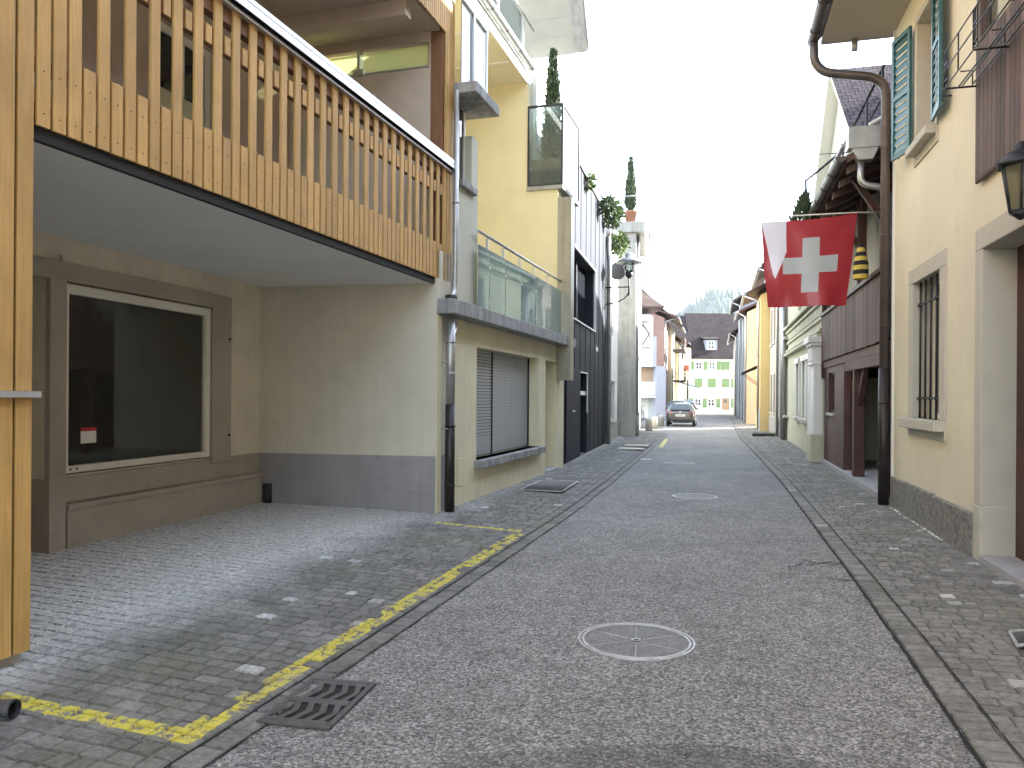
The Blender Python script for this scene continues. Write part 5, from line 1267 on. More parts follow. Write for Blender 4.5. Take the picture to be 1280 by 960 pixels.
H = rowhouse('pinkish_house', 'pinkish beige house with a dark eaved roof, second before the ochre house', F, 31.85, 38.0, .12, 6.9, 9.8, M['pinkstone'], M['tilebrown'], wl([32.8, 34.6, 36.4], [(1.0, 2.7), (4.1, 5.7)]), over=.75, base='concrete')
H = rowhouse('grey_slate_house', 'tall blue-grey house with a sloping tile roof right of the white end house', F, 57.5, 66, .9, 8.6, 11.0, M['greyhouse'], M['tilebrown'], wl([58.6, 60.5, 62.6], [(1.0, 2.6), (3.7, 5.3), (6.3, 7.8)]), over=.6)
H = rowhouse('ochre_house', 'ochre yellow house with a small tiled canopy over its door', F, 38.1, 42.4, .55, 6.6, 8.2, M['oyellow'], M['tilebrown'], wl([41.2], [(1.0, 2.6), (3.9, 5.3)]), over=.7, door=(39.5, 40.6, .1, 2.4))
m = MB(); m.prism([F.P(39.0, .55, 3.15), F.P(39.0, 1.35, 2.8), F.P(39.0, 1.35, 2.9), F.P(39.0, .55, 3.3)], Vector((F.u[0], F.u[1], 0)) * 2.2); m.build('canopy', M['tilebrown'], H)
for q in (39.1, 41.1): one(lambda w: w.tube([F.P(q, .56, 2.3), F.P(q, 1.25, 2.82)], .018, 6), 'canopy_strut', M['darkwood'], H)
boxp('white_plinth', M['housewhite'], H, F, 38.1, 39.4, .551, .62, .05, 1.1)
H = rowhouse('orange_house', 'pale orange house just beyond the ochre house', F, 48.6, 53.0, .8, 6.9, 8.6, M['orange'], M['tilebrown'], wl([49, 51], [(1.0, 2.6), (3.9, 5.3)]))
H = rowhouse('pale_blue_house', 'pale grey-white house with balcony rail between the orange and blue-grey houses', F, 53.1, 57.3, .8, 7.2, 9.0, M['lilac'], M['tilebrown'], wl([54, 55.6], [(1.0, 2.6), (3.9, 5.3)]))
H = rowhouse('last_grey_house', 'last grey house on the right, touching the white house at the street end', F, 66.2, 80, 1.0, 7.0, 9.6, M['greyhouse'], M['tiledark'], wl([67.5, 70, 72.5], [(1.0, 2.6), (3.9, 5.3)]), over=.5)  # walls in one even blue-grey render
# ------------------------------------------------------------------ doorstep slab on the right pavement
g = ground(954, 546); props(one(lambda q: q.prism([(g[0] - .62, g[1] - .5, .05), (g[0] + .5, g[1] - .6, .05), (g[0] + .62, g[1] + .35, .05), (g[0] - .3, g[1] + .55, .05)], (0, 0, .11)), 'stone_ramp', M['joint'], None, bevel=.03, loc=(g[0], g[1], .05)), 'low dark ramp slab lying on the right pavement before the pinkish house', 'ramp')
# ================================================================== white end house, facing down the street
YE = 96.0
FE = Frame(0, YE, 1, 0, 1)
def ex(px): return (px - 640) / 962 * YE
def ez(py): return 1.65 + (493.3 - py) / 962 * YE
EH = thing('end_house', 'large white house with green shutters and huge dark roof closing the street', 'house', (25, YE + 3, 0))
X0, X1 = ex(858), ex(935); zE = ez(444.5)
wn = [(ex(869.5), ex(877.5), ez(458.5), ez(449)), (ex(886), ex(894), ez(458.5), ez(449)), (ex(868.5), ex(877), ez(504.5), ez(495)), (ex(885), ex(893.5), ez(504.5), ez(495))]
dr = (ex(902.5), ex(911.5), .1, ez(494))
m = MB(); m.wall(FE, X0, X1, .02, zE + .3, 0, .35, wn + [dr]); m.build('wall', M['housewhite'], EH)
for w in wn: window(EH, FE, *w, -.12, M['white'], M['glassdark'], 2, 2, .09)
def closed(px0, px1, py0, py1, par=EH, F=FE, n=1):
    m = MB(); a, b = ex(px0), ex(px1); z0, z1 = ez(py1), ez(py0)
    m.box(F, a, b, .01, .05, z0, z1); k = z0 + .08
    while k < z1 - .08: m.box(F, a + .06, b - .06, .05, .062, k, k + .05); k += .1
    return m.build('shutter', M['greenshut'], par)
for a, b in ((861.5, 867), (879, 884.3), (895.5, 900.5), (901, 906), (906.4, 911.8)): closed(a, b, 448.5, 459)
for a, b in ((868, 872.6), (872.9, 877.5), (884.5, 889.4), (889.7, 894.6), (902, 906.6), (906.9, 911.5), (913.5, 920)): closed(a, b, 469.5, 480.8)
for a, b in ((861.5, 866.5), (878.3, 883.5), (895.3, 900.2), (913.5, 918.3)): closed(a, b, 494.5, 506)
ed = boxp('front_door', mat('oak_door', (.36, .22, .13), var=.1), EH, FE, dr[0], dr[1], -.2, -.12, .1, dr[3])
boxp('door_pane', M['glassdark'], ed, FE, dr[0] + .25, dr[1] - .25, -.119, -.11, 1.0, dr[3] - .15)
m = MB(); m.box(FE, X0, X1, .0, .06, ez(489) - .06, ez(489) + .06); m.build('string_course', M['palestone'], EH)
zR = 12.55
m = MB()
def slope(y0, y1, z0, z1, xa, xb):
    L = math.dist((y0, z0), (y1, z1)); m.m = 0; m.quad((xa, y0, z0 + .15), (xb, y0, z0 + .15), (xb, y1, z1 + .15), (xa, y1, z1 + .15), uv=[(xa, 0), (xb, 0), (xb, L), (xa, L)])
    m.m = 1; m.quad((xa, y0, z0), (xa, y1, z1), (xb, y1, z1), (xb, y0, z0)); m.quad((xa, y0, z0), (xa, y0, z0 + .15), (xa, y1, z1 + .15), (xa, y1, z1)); m.quad((xb, y0, z0), (xb, y1, z1), (xb, y1, z1 + .15), (xb, y0, z0 + .15)); m.quad((xa, y0, z0), (xb, y0, z0), (xb, y0, z0 + .15), (xa, y0, z0 + .15))
slope(YE - .6, YE + 5.2, zE - .1, zR, ex(866), X1 + 3); slope(YE + 5.2, YE + 11, zR, zE, ex(866), X1 + 3)
m.build('roof', [M['tiledark'], M['darkwood']], EH, recalc=False)
m = MB(); da, db_ = ex(882.5), ex(897); zd0, zd1 = ez(434), ez(421)
m.wall(Frame(0, YE + .35, 1, 0, 1), da, db_, zd0 - .3, zd1, 0, .2, [(da + .25, db_ - .3, zd0 + .1, zd1 - .15)]); m.box(None, da, da + .1, YE + .56, YE + 4, zd0, zd1); m.box(None, db_ - .1, db_, YE + .56, YE + 4, zd0, zd1)
dm_ = m.build('dormer', M['greyhouse'], EH); window(EH, Frame(0, YE + .35, 1, 0, 1), da + .25, db_ - .3, zd0 + .1, zd1 - .15, -.02, M['white'], M['glassdark'], 2, 2, .1)
m = MB(); m.prism([(da - .3, YE + .1, zd1 - .02), (db_ + .3, YE + .1, zd1 - .02), (db_ + .3, YE + 4.6, zd1 + .9), (da - .3, YE + 4.6, zd1 + .9)], (0, 0, .12)); m.build('dormer_roof', M['tiledark'], EH)
# left wing, slightly lower roof
XL = ex(836)
lw = [(ex(849), ex(853), ez(458), ez(449)), (ex(849), ex(853), ez(480), ez(470))]
m = MB(); FW = Frame(0, YE - .3, 1, 0, 1); m.wall(FW, XL, X0 - .01, .02, zE, 0, .3, lw); m.build('wing_wall', M['housecream'], EH)
for w in lw: window(EH, FW, *w, -.1, M['white'], M['glassdark'], 2, 1, .09)
m = MB(); slope(YE - .8, YE + 5.0, zE - .15, zR - .35, XL - 1, ex(866) - .02); slope(YE + 5.0, YE + 11, zR - .35, zE, XL - 1, ex(866) - .02); m.build('wing_roof', [M['tiledark'], M['darkwood']], EH, recalc=False)
m = MB(); m.box(None, XL, X1, YE + 10, YE + 10.4, .02, zE); m.box(None, X1 - .4, X1, YE + .4, YE + 9.9, .02, zE + .2); m.build('rear_wall', M['housewhite'], EH)
pipe('downpipe', M['darkmetal'], EH, [(X0 + .05, YE - .45, .05), (X0 + .05, YE - .45, zE - .8), (X0 - .3, YE - .7, zE - .15)], .09)
gutter(EH, FE, XL, X1, .66, zE + .0, .10, M['darkmetal'])

# ================================================================== left row further down
FV = Frame(11.6, 57, .255, 1, 1)
fx = lambda px, Y=57: (px - 640) / 962 * Y
fz = lambda py, Y=57: 1.65 + (493.5 - py) / 962 * Y
BW = thing('balcony_house', 'white house with two tiers of slatted balconies and a pale garage door', 'house', (10, 60, 0))
FP_ = Frame(0, 57, 1, 0, 1)
x0, x1 = fx(790), fx(819.5)
m = MB(); m.wall(FP_, x0, x1, .02, fz(390), -1.2, .3, [(fx(801), fx(814), .1, fz(493.5)), (fx(802), fx(813), fz(470), fz(460))]); m.build('wall', M['housewhite'], BW)
m = MB(); m.box(FP_, fx(801), fx(814), -1.4, -1.32, .05, fz(493.5)); 
m.build('garage_door', M['white'], BW)
boxp('rose_panel', M['orange'], BW, FP_, x0, x1, -1.199, -1.12, fz(474) + .0, fz(456))
for a, b in ((435, 453), (474.5, 492)):
    m = MB(); z0, z1 = fz(b), fz(a); m.box(FP_, x0, x1, -1.19, .05, z0 - .15, z0); m.build('balcony_floor', M['white'], BW)
    m = MB(); k = x0
    while k < x1 - .05: m.box(FP_, k, k + .075, -.02, .0, z0 + .05, z1 - .06); k += .11
    m.box(FP_, x0, x1, -.03, .03, z1 - .06, z1); m.build('balcony_railing', M['white'], BW)
m = MB(); m.box(FP_, x1, x1 + .7, -2.0, .25, .05, fz(455)); m.box(FP_, fx(816), fx(820), -.3, .10, fz(455), fz(418)); m.build('pillar', M['lilac'], BW)
# curved barge board under the gable
m = MB(); zc0 = fz(430)
for sgn in (1,):
    for k in range(10):
        q0, q1 = k / 10, (k + 1) / 10
        f = lambda q: (fx(799) + (fx(812) - fx(799)) * q, fz(404) - 1.0 * (q ** 2))
        g_ = lambda q: (fx(799) + (fx(812) - fx(799)) * q, fz(431) + 1.1 * (q ** 1.5))
        for fn in (f, g_):
            a, b = fn(q0), fn(q1); m.prism([(a[0], 56.95, a[1]), (b[0], 56.95, b[1]), (b[0], 56.95, b[1] + .12), (a[0], 56.95, a[1] + .12)], (0, -.08, 0))
m.build('curved_timber', M['darkwood'], BW)
m = MB(); m.box(FP_, x0, x1 - .4, -1.19, 0, fz(398), fz(390)); m.box(FP_, x0, x1 - .2, -1.19, -.9, fz(430), fz(402)); m.build('gable_board', M['housewhite'], BW)
m = MB(); xr0, xr1 = fx(786), fx(826); ze_, zr_ = fz(384), fz(368) + .3
m.m = 0; m.quad((xr0, 55.8, ze_ + .1), (xr1, 55.8, ze_ + .1), (xr1 - 1.6, 60.5, zr_ + 1.1), (xr0, 60.5, zr_ + 1.1), uv=[(0, 0), (3, 0), (3, 4.5), (0, 4.5)])
m.m = 1; m.poly([(xr0, 55.8, ze_), (xr1, 55.8, ze_), (xr1, 55.8, ze_ + .1), (xr0, 55.8, ze_ + .1)]); m.poly([(xr1, 55.8, ze_), (xr1, 64, ze_), (xr1, 64, ze_ + .1), (xr1, 55.8, ze_ + .1)]); m.poly([(xr0, 55.8, ze_), (xr1, 55.8, ze_), (xr1, 64, ze_), (xr0, 64, ze_)])
m.m = 0; m.quad((xr1, 55.8, ze_ + .1), (xr1, 64, ze_ + .1), (xr1 - 1.6, 62, zr_ + 1.1), (xr1 - 1.6, 60.5, zr_ + 1.1), uv=[(0, 0), (8, 0), (8, 2), (0, 2)]); m.build('roof', [M['tilebrown'], M['darkwood']], BW, recalc=False)
m = MB(); m.box(None, x0, x1, 58.55, 64, .05, fz(388)); m.build('house_core', M['housewhite'], BW)
# red-brown gabled house and its neighbours
FVs = lambda px: FV.s(px, 500)
def lrow(name, label, s0, s1, d, ze, zr, wm, rm, wins, over=.6, **k): return rowhouse(name, label, FV, s0, s1, d, ze, zr, wm, rm, wins, depth=6, over=over, **k)
H = lrow('rust_house', 'rust red rendered house with overhanging brown roof behind the white balcony house', 7.6, 13.5, -.75, 8.3, 9.7, M['brick'], M['tilebrown'], wl([8.6, 10.6], [(1.0, 2.5), (3.6, 5.0), (6.0, 7.4)]), over=1.1)
m = MB()
for z in (3.1, 5.7): m.box(FV, 8.0, 13, -.09, .9, z - .12, z); m.box(FV, 8.0, 13, .86, .9, z + .0, z + .35); m.box(FV, 8.0, 13, .86, .9, z + .5, z + .62); m.box(FV, 8.0, 13, .86, .9, z + .8, z + .95)
m.build('balcony', M['darkwood'], H)
m = MB(); m.prism([FV.P(8.4, .0, 3.0), FV.P(8.4, 2.1, 2.45), FV.P(8.4, 2.1, 2.5), FV.P(8.4, 0, 3.1)], Vector((FV.u[0], FV.u[1], 0)) * 3.6); m.build('awning', mat('blue_grey_awning', (.22, .25, .32), var=.05), H)
H = lrow('cream_shop_house', 'narrow cream house with a dark steep roof, second behind the white balcony house', 13.8, 19.5, -.4, 8.0, 11.6, M['housecream'], M['tiledark'], wl([14.8, 17], [(1.0, 2.5), (3.6, 5.0), (6.0, 7.4)]), over=.9, dR=-3.2)
m = MB(); m.box(FV, 15, 16.0, -1.0, -.2, 9.2, 10.4); m.build('dormer', M['white'], H)
H = lrow('striped_house', 'pale house with timber bay and hanging signs near the end of the left row', 19.8, 27.5, -.1, 7.0, 9.2, M['housecream'], M['tilebrown'], wl([21, 23.2, 25.4], [(1.0, 2.5), (3.6, 5.0)]), over=1.0)
m = MB(); m.box(FV, 20.4, 22.0, .41, 1.1, 3.4, 6.6); m.build('bay', M['offwhite'], H); m = MB(); m.prism([FV.P(20.2, .41, 6.6), FV.P(20.2, 1.35, 6.6), FV.P(20.2, .41, 7.5)], Vector((FV.u[0], FV.u[1], 0)) * 2); m.build('bay_roof', M['tilebrown'], H)
H = lrow('green_timber_house', 'last house of the left row, pale with dark timber upper floor', 27.8, 35, -.25, 7.4, 9.8, M['offwhite'], M['tiledark'], wl([29, 31.4], [(1.0, 2.5), (3.6, 5.0)]), over=.9)
# hanging sign
m = MB(); m.box(FV, 20.0, 20.05, .45, .95, 4.3, 4.8); sg = props(m.build('hanging_sign', mat('red_white_sign', (.35, .11, .08)), None, loc=FV.P(20, .45, 4.1)), 'small red hanging sign projecting from the left row of houses', 'sign')

# ================================================================== cars
def car(name, label, loc, rz, body, length=4.2, width=1.72, height=1.42, plate=True):
    T = thing(name, label, 'car', (0, 0, 0)); L, W, Hh = length, width / 2, height
    # stations from the tail (y=0) to the nose (y=L): (y, z_low, z_belt, half width, z_top, half top width)
    st = [(0.0, .42, .80, .72, .86, .60), (.06, .30, .86, .93, .93, .74), (.20, .24, .90, .985, .98, .80), (.42, .22, .92, 1.0, 1.24, .72), (.70, .22, .93, 1.0, 1.385, .67), (1.3, .22, .93, 1.0, 1.425, .655), (2.0, .22, .925, 1.0, 1.42, .655), (2.55, .22, .91, 1.0, 1.33, .67), (3.0, .22, .88, .99, 1.06, .74), (3.2, .22, .86, .985, .95, .78), (3.7, .23, .78, .97, .84, .76), (4.05, .26, .66, .90, .70, .66), (4.2, .36, .52, .70, .56, .5)]
    kx, ky, kz = W, L / 4.2, Hh / 1.425
    m = MB(); rings = []
    for (y, zl, zb, hw, zt, tw) in st:
        half = [(0, zl), (.55 * hw, zl), (.90 * hw, zl + .05), (hw, zl + .18), (hw, (zl + zb) / 2 + .06), (.97 * hw, zb), (.92 * hw, zb + .02), ((tw + .92 * hw) / 2 + .01, (zb + zt) / 2 + .02), (tw, zt - .03), (tw * .75, zt), (0, zt + .012)]
        pts = half + [(-x, z) for x, z in half[-2:0:-1]]
        rings.append(m.pts([(x * kx, y * ky, z * kz) for x, z in pts]))
    n = 20
    for a, b in zip(rings, rings[1:]):
        for i in range(n): j = (i + 1) % n; m.face([a + i, a + j, b + j, b + i], .5, True)
    m.face([rings[0] + i for i in range(n)], .5); m.face([rings[-1] + i for i in range(n)], .5)
    bo = m.build('body', body, T, subsurf=1)
    gm = M['glassdark']
    def G(y, z, x): return (x * kx, y * ky, z * kz)
    m = MB(); m.quad(G(.135, .99, -.70), G(.135, .99, .70), G(.60, 1.345, .60), G(.60, 1.345, -.60)); m.v = [Vector((v.x, v.y - .035, v.z + .022)) for v in m.v]; m.build('rear_window', M['carglass'], T, recalc=False)
    m = MB(); m.quad(G(3.06, 1.03, -.68), G(3.06, 1.03, .68), G(2.60, 1.325, .60), G(2.60, 1.325, -.60)); m.v = [Vector((v.x, v.y + .03, v.z + .02)) for v in m.v]; m.build('windscreen', M['carglass'], T, recalc=False)
    m = MB()
    for sg in (-1, 1):
        for ya, yb in ((.62, 1.25), (1.32, 2.0), (2.07, 2.62)):
            m.quad((sg * (.905 * kx + .012), ya * ky, .985 * kz), (sg * (.905 * kx + .012), yb * ky, .985 * kz), (sg * (.70 * kx + .02), (yb - .03) * ky, 1.31 * kz), (sg * (.70 * kx + .02), (ya + .05) * ky, 1.31 * kz))
    m.build('side_windows', M['carglass'], T, recalc=False)
    for sg in (-1, 1):
        for y in (.82, 3.38):
            m = MB(); m.tube([(sg * W * .80, y * ky, .31), (sg * W * .995, y * ky, .31)], .31, 24); w = m.build('wheel', M['tyre'], T)
            m = MB(); m.tube([(sg * W * .99, y * ky, .31), (sg * (W * .995 + .012), y * ky, .31)], .20, 20)
            for k in range(5): a = k * 1.2566; m.tube([(sg * (W * 1.0 + .014), y * ky, .31), (sg * (W * 1.0 + .014), y * ky + .18 * math.cos(a), .31 + .18 * math.sin(a))], .022, 6)
            m.build('rim', M['alu'], w)
        m = MB(); m.hexa([G(.035, .72, sg * .60), G(.26, .72, sg * .992), G(.26, .92, sg * .955), G(.08, .93, sg * .64), G(-.02, .73, sg * .58), G(.20, .73, sg * 1.01), G(.20, .91, sg * .97), G(.02, .92, sg * .62)]); m.build('tail_light', M['taillight'], T)
        m = MB(); m.hexa([G(4.10, .56, sg * .5), G(3.86, .60, sg * .90), G(3.84, .72, sg * .86), G(4.06, .68, sg * .52), G(4.14, .56, sg * .5), G(3.90, .60, sg * .93), G(3.88, .72, sg * .89), G(4.10, .68, sg * .52)]); m.build('headlight', M['alu'], T)
        m = MB(); m.cube(sg * W * .97 if sg > 0 else sg * W * 1.12, sg * W * 1.12 if sg > 0 else sg * W * .97, 2.50 * ky, 2.62 * ky, .93, 1.05); m.build('wing_mirror', body, T, bevel=.02)
    m = MB(); m.cube(-.26, .26, -.035, -.015, .58, .69); pl = m.build('number_plate', M['white'], T)
    m = MB(); m.cube(-.23, -.20, -.04, -.035, .60, .67)
    for k in range(6): m.cube(-.15 + k * .055, -.12 + k * .055, -.04, -.035, .61, .66)
    m.build('plate_characters', M['darkmetal'], pl)
    m = MB(); m.cube(-.62 * W, .62 * W, .0, .05, .27, .40); m.build('bumper_insert', M['darkmetal'], T)
    m = MB(); m.tube([(0, -.012, .84), (0, .01, .84)], .045, 16); m.build('badge', M['alu'], T)
    m = MB(); m.tube([(-.45, -.02, .27), (-.45, .25, .27)], .035, 10); m.build('exhaust', M['zinc'], T)
    m = MB(); m.tube([(0, .75 * ky, 1.42 * kz), (0, .55 * ky, 1.56 * kz)], .006, 5); m.build('aerial', M['darkmetal'], T)
    T.location = loc; T.rotation_euler = (0, 0, rz); return T
M['carglass'] = mat('car_glass', (.03, .045, .05), rough=.05, spec=1.0, var=0)
M['tyre'] = mat('tyre_rubber', (.02, .02, .02), rough=.85, var=.1)
M['taillight'] = mat('tail_light_plastic', (.35, .02, .02), rough=.2, var=0)
def paint(name, c):
    m = mat(name, c, rough=.28, metal=.5, var=.02); m.node_tree.nodes['Principled BSDF'].inputs['Coat Weight'].default_value = .7; return m
g = ground(850, 533.5); st_ang = -math.atan(.27)
car('hatchback_car', 'dark grey-brown hatchback parked with its tail to the viewer behind the bollards', (g[0], g[1], 0), st_ang, paint('grey_brown_car_paint', (.10, .095, .088)), width=1.60, height=1.33)
g2 = ground(846, 524.5); car('estate_car', 'light blue-grey car parked directly ahead of the dark hatchback', (g2[0], g2[1], 0), st_ang, paint('light_blue_car_paint', (.26, .34, .42)), width=1.66, height=1.42)
g3 = ground(862, 516.5); car('black_car', 'black car standing further on, in front of the white end house', (g3[0], g3[1], 0), st_ang + .5, paint('black_car_paint', (.015, .017, .02)), width=1.7, height=1.45)

# ================================================================== bollards
def bollard(loc):
    T = thing('bollard', 'x', 'bollard', (0, 0, 0), 'stone bollards in front of the white balcony house')
    m = MB(); m.lathe((0, 0, 0), [(.17, 0), (.165, .45), (.15, .55), (.10, .62), (.02, .64)], 18); m.build('post', M['palestone'], T, recalc=False)
    m = MB(); m.lathe((0, 0, 0), [(.20, 0), (.20, .05), (.17, .06)], 18); m.build('foot', M['concrete'], T, recalc=False)
    T.location = loc; return T
labs = ['stone bollard nearest the corner of the concrete house', 'middle one of the three short stone bollards', 'stone bollard closest to the rear of the hatchback']
pos = [ground(811, 538), ground(818, 535.5), ground(826.5, 532)]
b_ = bollard((pos[0][0], pos[0][1], -.02)); b_['label'] = labs[0]
for k in (1, 2): dup(b_, (pos[k][0], pos[k][1], -.02), 0, labs[k])

# ================================================================== bicycle
bx, by = (800.5 - 640) / 962 * 54.5, 54.5
BK = thing('bicycle', 'dark bicycle leaning beside the pale garage door', 'bicycle', (bx, by, 0))
m = lambda: MB()
def ringt(mb, c, r, rad, ax=(1, 0)):
    pts = [Vector(c) + Vector((ax[0] * math.cos(a) * r, ax[1] * math.cos(a) * r, math.sin(a) * r)) for a in [6.2832 * i / 20 for i in range(21)]]; mb.tube(pts, rad, 6, cap=False)
ax = (.45, .89)
for q in (-.52, .52):
    c = (bx + ax[0] * q, by + ax[1] * q, .34); mm = MB(); ringt(mm, c, .32, .022, ax); wv = mm.build('wheel', M['tyre'], BK, recalc=False); mm = MB()
    for k in range(8): a = k * .785; mm.tube([c, Vector(c) + Vector((ax[0] * math.cos(a) * .31, ax[1] * math.cos(a) * .31, math.sin(a) * .31))], .004, 4)
    mm.build('spokes', M['alu'], wv)
A_ = lambda q, z: (bx + ax[0] * q, by + ax[1] * q, z)
mm = MB()
for a, b in ((A_(-.52, .34), A_(-.15, .32)), (A_(-.15, .32), A_(-.22, .85)), (A_(-.22, .8), A_(.33, .82)), (A_(-.15, .32), A_(.33, .75)), (A_(-.52, .34), A_(-.22, .8)), (A_(.52, .34), A_(.32, .98))): mm.tube([a, b], .018, 6)
mm.build('frame', M['darkmetal'], BK)
mm = MB(); mm.tube([Vector(A_(.32, .98)) + Vector((.26, -.1, .04)), A_(.32, 1.0), Vector(A_(.32, .98)) + Vector((-.26, .1, .04))], .014, 6); mm.build('handlebar', M['darkmetal'], BK)
mm = MB(); mm.lathe(A_(-.23, .86), [(.09, 0), (.10, .04), (.05, .07)], 10); mm.build('saddle', M['black'], BK, recalc=False)

# ================================================================== covers and gratings in the ground
def manhole(loc, r, label, group='round manhole covers in the road'):
    T = thing('manhole_cover', label, 'manhole cover', (0, 0, 0), group)
    mm = MB()
    def ring(r0, r1, z0, z1, seg=64):
        a = mm.pts([(math.cos(6.2832 * i / seg) * r0, math.sin(6.2832 * i / seg) * r0, z0) for i in range(seg)]); b = mm.pts([(math.cos(6.2832 * i / seg) * r1, math.sin(6.2832 * i / seg) * r1, z1) for i in range(seg)])
        for i in range(seg): j = (i + 1) % seg; mm.face([a + i, a + j, b + j, b + i], .5)
    ring(r, r * .99, .0, .011); ring(r * .99, r * .955, .011, .011); ring(r * .955, r * .95, .011, .004); mm.build('outer_ring', M['coversteel'], T, recalc=False)
    mm = MB(); ring(r * .925, r * .92, .004, .010); ring(r * .92, r * .885, .010, .010); ring(r * .885, r * .88, .010, .004); mm.build('inner_ring', M['coversteel'], T, recalc=False)
    mm = MB(); p = [(math.cos(6.2832 * i / 64) * r * .985, math.sin(6.2832 * i / 64) * r * .985, .0055) for i in range(64)]; mm.poly(p); mm.build('plate', M['coverfill'], T, recalc=False)
    mm = MB()
    for k in range(6):
        a = k * math.pi / 3 + .35; mm.tube([(math.cos(a) * r * .13, math.sin(a) * r * .13, .004), (math.cos(a) * r * (.80 if k % 2 else .87), math.sin(a) * r * (.80 if k % 2 else .87), .004)], .0055 if k % 2 == 0 else .004, 4, r=.5)
    mm.build('ribs', M['coversteel'], T, recalc=False)
    mm = MB(); seg = 24; a = mm.pts([(math.cos(6.2832 * i / seg) * r * .05, math.sin(6.2832 * i / seg) * r * .045, .009) for i in range(seg)]); b = mm.pts([(math.cos(6.2832 * i / seg) * r * .085, math.sin(6.2832 * i / seg) * r * .08, .011) for i in range(seg)])
    for i in range(seg): j = (i + 1) % seg; mm.face([a + i, a + j, b + j, b + i], .5)
    hb = mm.build('lifting_eye', M['coversteel'], T, recalc=False); mm = MB(); mm.poly([(math.cos(6.2832 * i / seg) * r * .05, math.sin(6.2832 * i / seg) * r * .045, .0085) for i in range(seg)]); mm.build('eye_hole', M['black'], hb, recalc=False)
    T.location = loc; return T
M['coverfill'] = mat('cover_infill', (.165, .163, .16), rough=.7, var=.25, nscale=6, bump=.6, bscale=90, fine=.35)
p = ground(795, 801.5); mh = manhole((p[0], p[1], .001), .395, 'large round manhole cover in the foreground of the asphalt road')
for (px, py), lab, s_ in (((868, 621), 'second manhole cover, in mid-road beyond the large foreground one', .95), ((849, 579), 'third and farthest visible steel-rimmed manhole cover in the road', .95)):
    p = ground(px, py); dup(mh, (p[0], p[1], .001), .6, lab, s_)
# cast iron gully grating by the left gutter
q = [ground(393.7, 849), ground(470.6, 859), ground(403, 913), ground(324, 904)]
cx_, cy_ = sum(a for a, b in q) / 4, sum(b for a, b in q) / 4
ex_ = Vector((q[1][0] - q[0][0], q[1][1] - q[0][1])); ey_ = Vector((q[0][0] - q[3][0], q[0][1] - q[3][1]))
ang = math.atan2(ey_.x, ey_.y); wx, wy = .40, .56
print('gully', cx_, cy_, ex_.length, ey_.length, math.degrees(ang), math.degrees(math.atan2(ex_.y, ex_.x)))
GG = thing('gully_grating', 'cast iron gully grating with two rows of bent slots in the left gutter', 'drain grating', (0, 0, 0))
mm = MB(); wx, wy = ex_.length / 2, ey_.length / 2
z0, z1 = .002, .016
fr_ = .03
mm.cube(-wx, wx, -wy, -wy + fr_, z0, z1 + .002); mm.cube(-wx, wx, wy - fr_, wy, z0, z1 + .002); mm.cube(-wx, -wx + fr_, -wy + fr_, wy - fr_, z0, z1 + .002); mm.cube(wx - fr_, wx, -wy + fr_, wy - fr_, z0, z1 + .002); mm.build('frame', M['iron'], GG, bevel=.003)
mm = MB(); mm.quad((-wx, -wy, .0045), (wx, -wy, .0045), (wx, wy, .0045), (-wx, wy, .0045)); mm.build('pit', M['black'], GG, recalc=False)
mm = MB(); gx, gy = wx - fr_ - .004, wy - fr_ - .004
# solid plate made of strips around slanted slots
import itertools
rows = 2; cols = 4
mm.cube(-gx, gx, -.03, .03, .006, z1)
mm.cube(-gx, gx, gy - .035, gy, .006, z1); mm.cube(-gx, gx, -gy, -gy + .035, .006, z1)
for r_ in (0, 1):
    y0 = (.0301 if r_ else -gy + .0351); y1 = (gy - .0351 if r_ else -.0301); ymid = (y0 + y1) / 2
    n_ = cols + 1; step = 2 * gx / (cols + .35)
    for c_ in range(n_ + 1):
        xa = -gx + (c_ - .45) * step; wbar = step * .46; sh = step * .42
        for (ya, yb, sa, sb_) in ((y0, ymid, 0, sh), (ymid, y1, sh, 0)):
            pts = [(xa + sa, ya), (xa + sa + wbar, ya), (xa + sb_ + wbar, yb), (xa + sb_, yb)]
            pts = [(min(gx, max(-gx, x)), y) for x, y in pts]
            if max(x for x, _ in pts) - min(x for x, _ in pts) < .01: continue
            mm.prism([(x, y, .006) for x, y in pts], (0, 0, z1 - .006 - .0005 * (c_ % 2)))
mm.build('slotted_plate', M['iron'], GG)
GG.location = (cx_, cy_, .0); GG.rotation_euler = (0, 0, -ang)
# light-well grating at the yellow house
q = [ground(676, 600.5, .07), ground(722, 602, .07), ground(702, 615, .07), ground(650, 612.5, .07)]
def flatgrate(name, label, q, z, n, mt, cat='grating', grp=None):
    q = [Vector((a, b, z)) for a, b in q]; T = thing(name, label, cat, tuple(q[0]), grp)
    mm = MB()
    for i in range(4): a, b = q[i], q[(i + 1) % 4]; mm.tube([a, b], .012, 4)
    mm.build('frame', M['coversteel'], T)
    mm = MB()
    for i in range(1, n): k = i / n; mm.tube([q[0].lerp(q[1], k), q[3].lerp(q[2], k)], .006, 4)
    for i in range(1, 4): k = i / 4; mm.tube([q[0].lerp(q[3], k), q[1].lerp(q[2], k)], .005, 4)
    mm.build('bars', mt, T)
    mm = MB(); mm.quad(*[v - Vector((0, 0, .006)) for v in q]); mm.build('pit', M['darkmetal'], T, recalc=False)
flatgrate('light_well_grating', 'flat grey steel light-well grating beside the niche of the yellow house', q, .074, 34, M['iron'])
q = [ground(1262, 798, .04), ground(1296, 796, .04), ground(1306, 812, .04), ground(1272, 816, .04)]
flatgrate('pavement_grating', 'small dark grating in the right pavement at the picture edge', q, .085, 12, M['iron'])
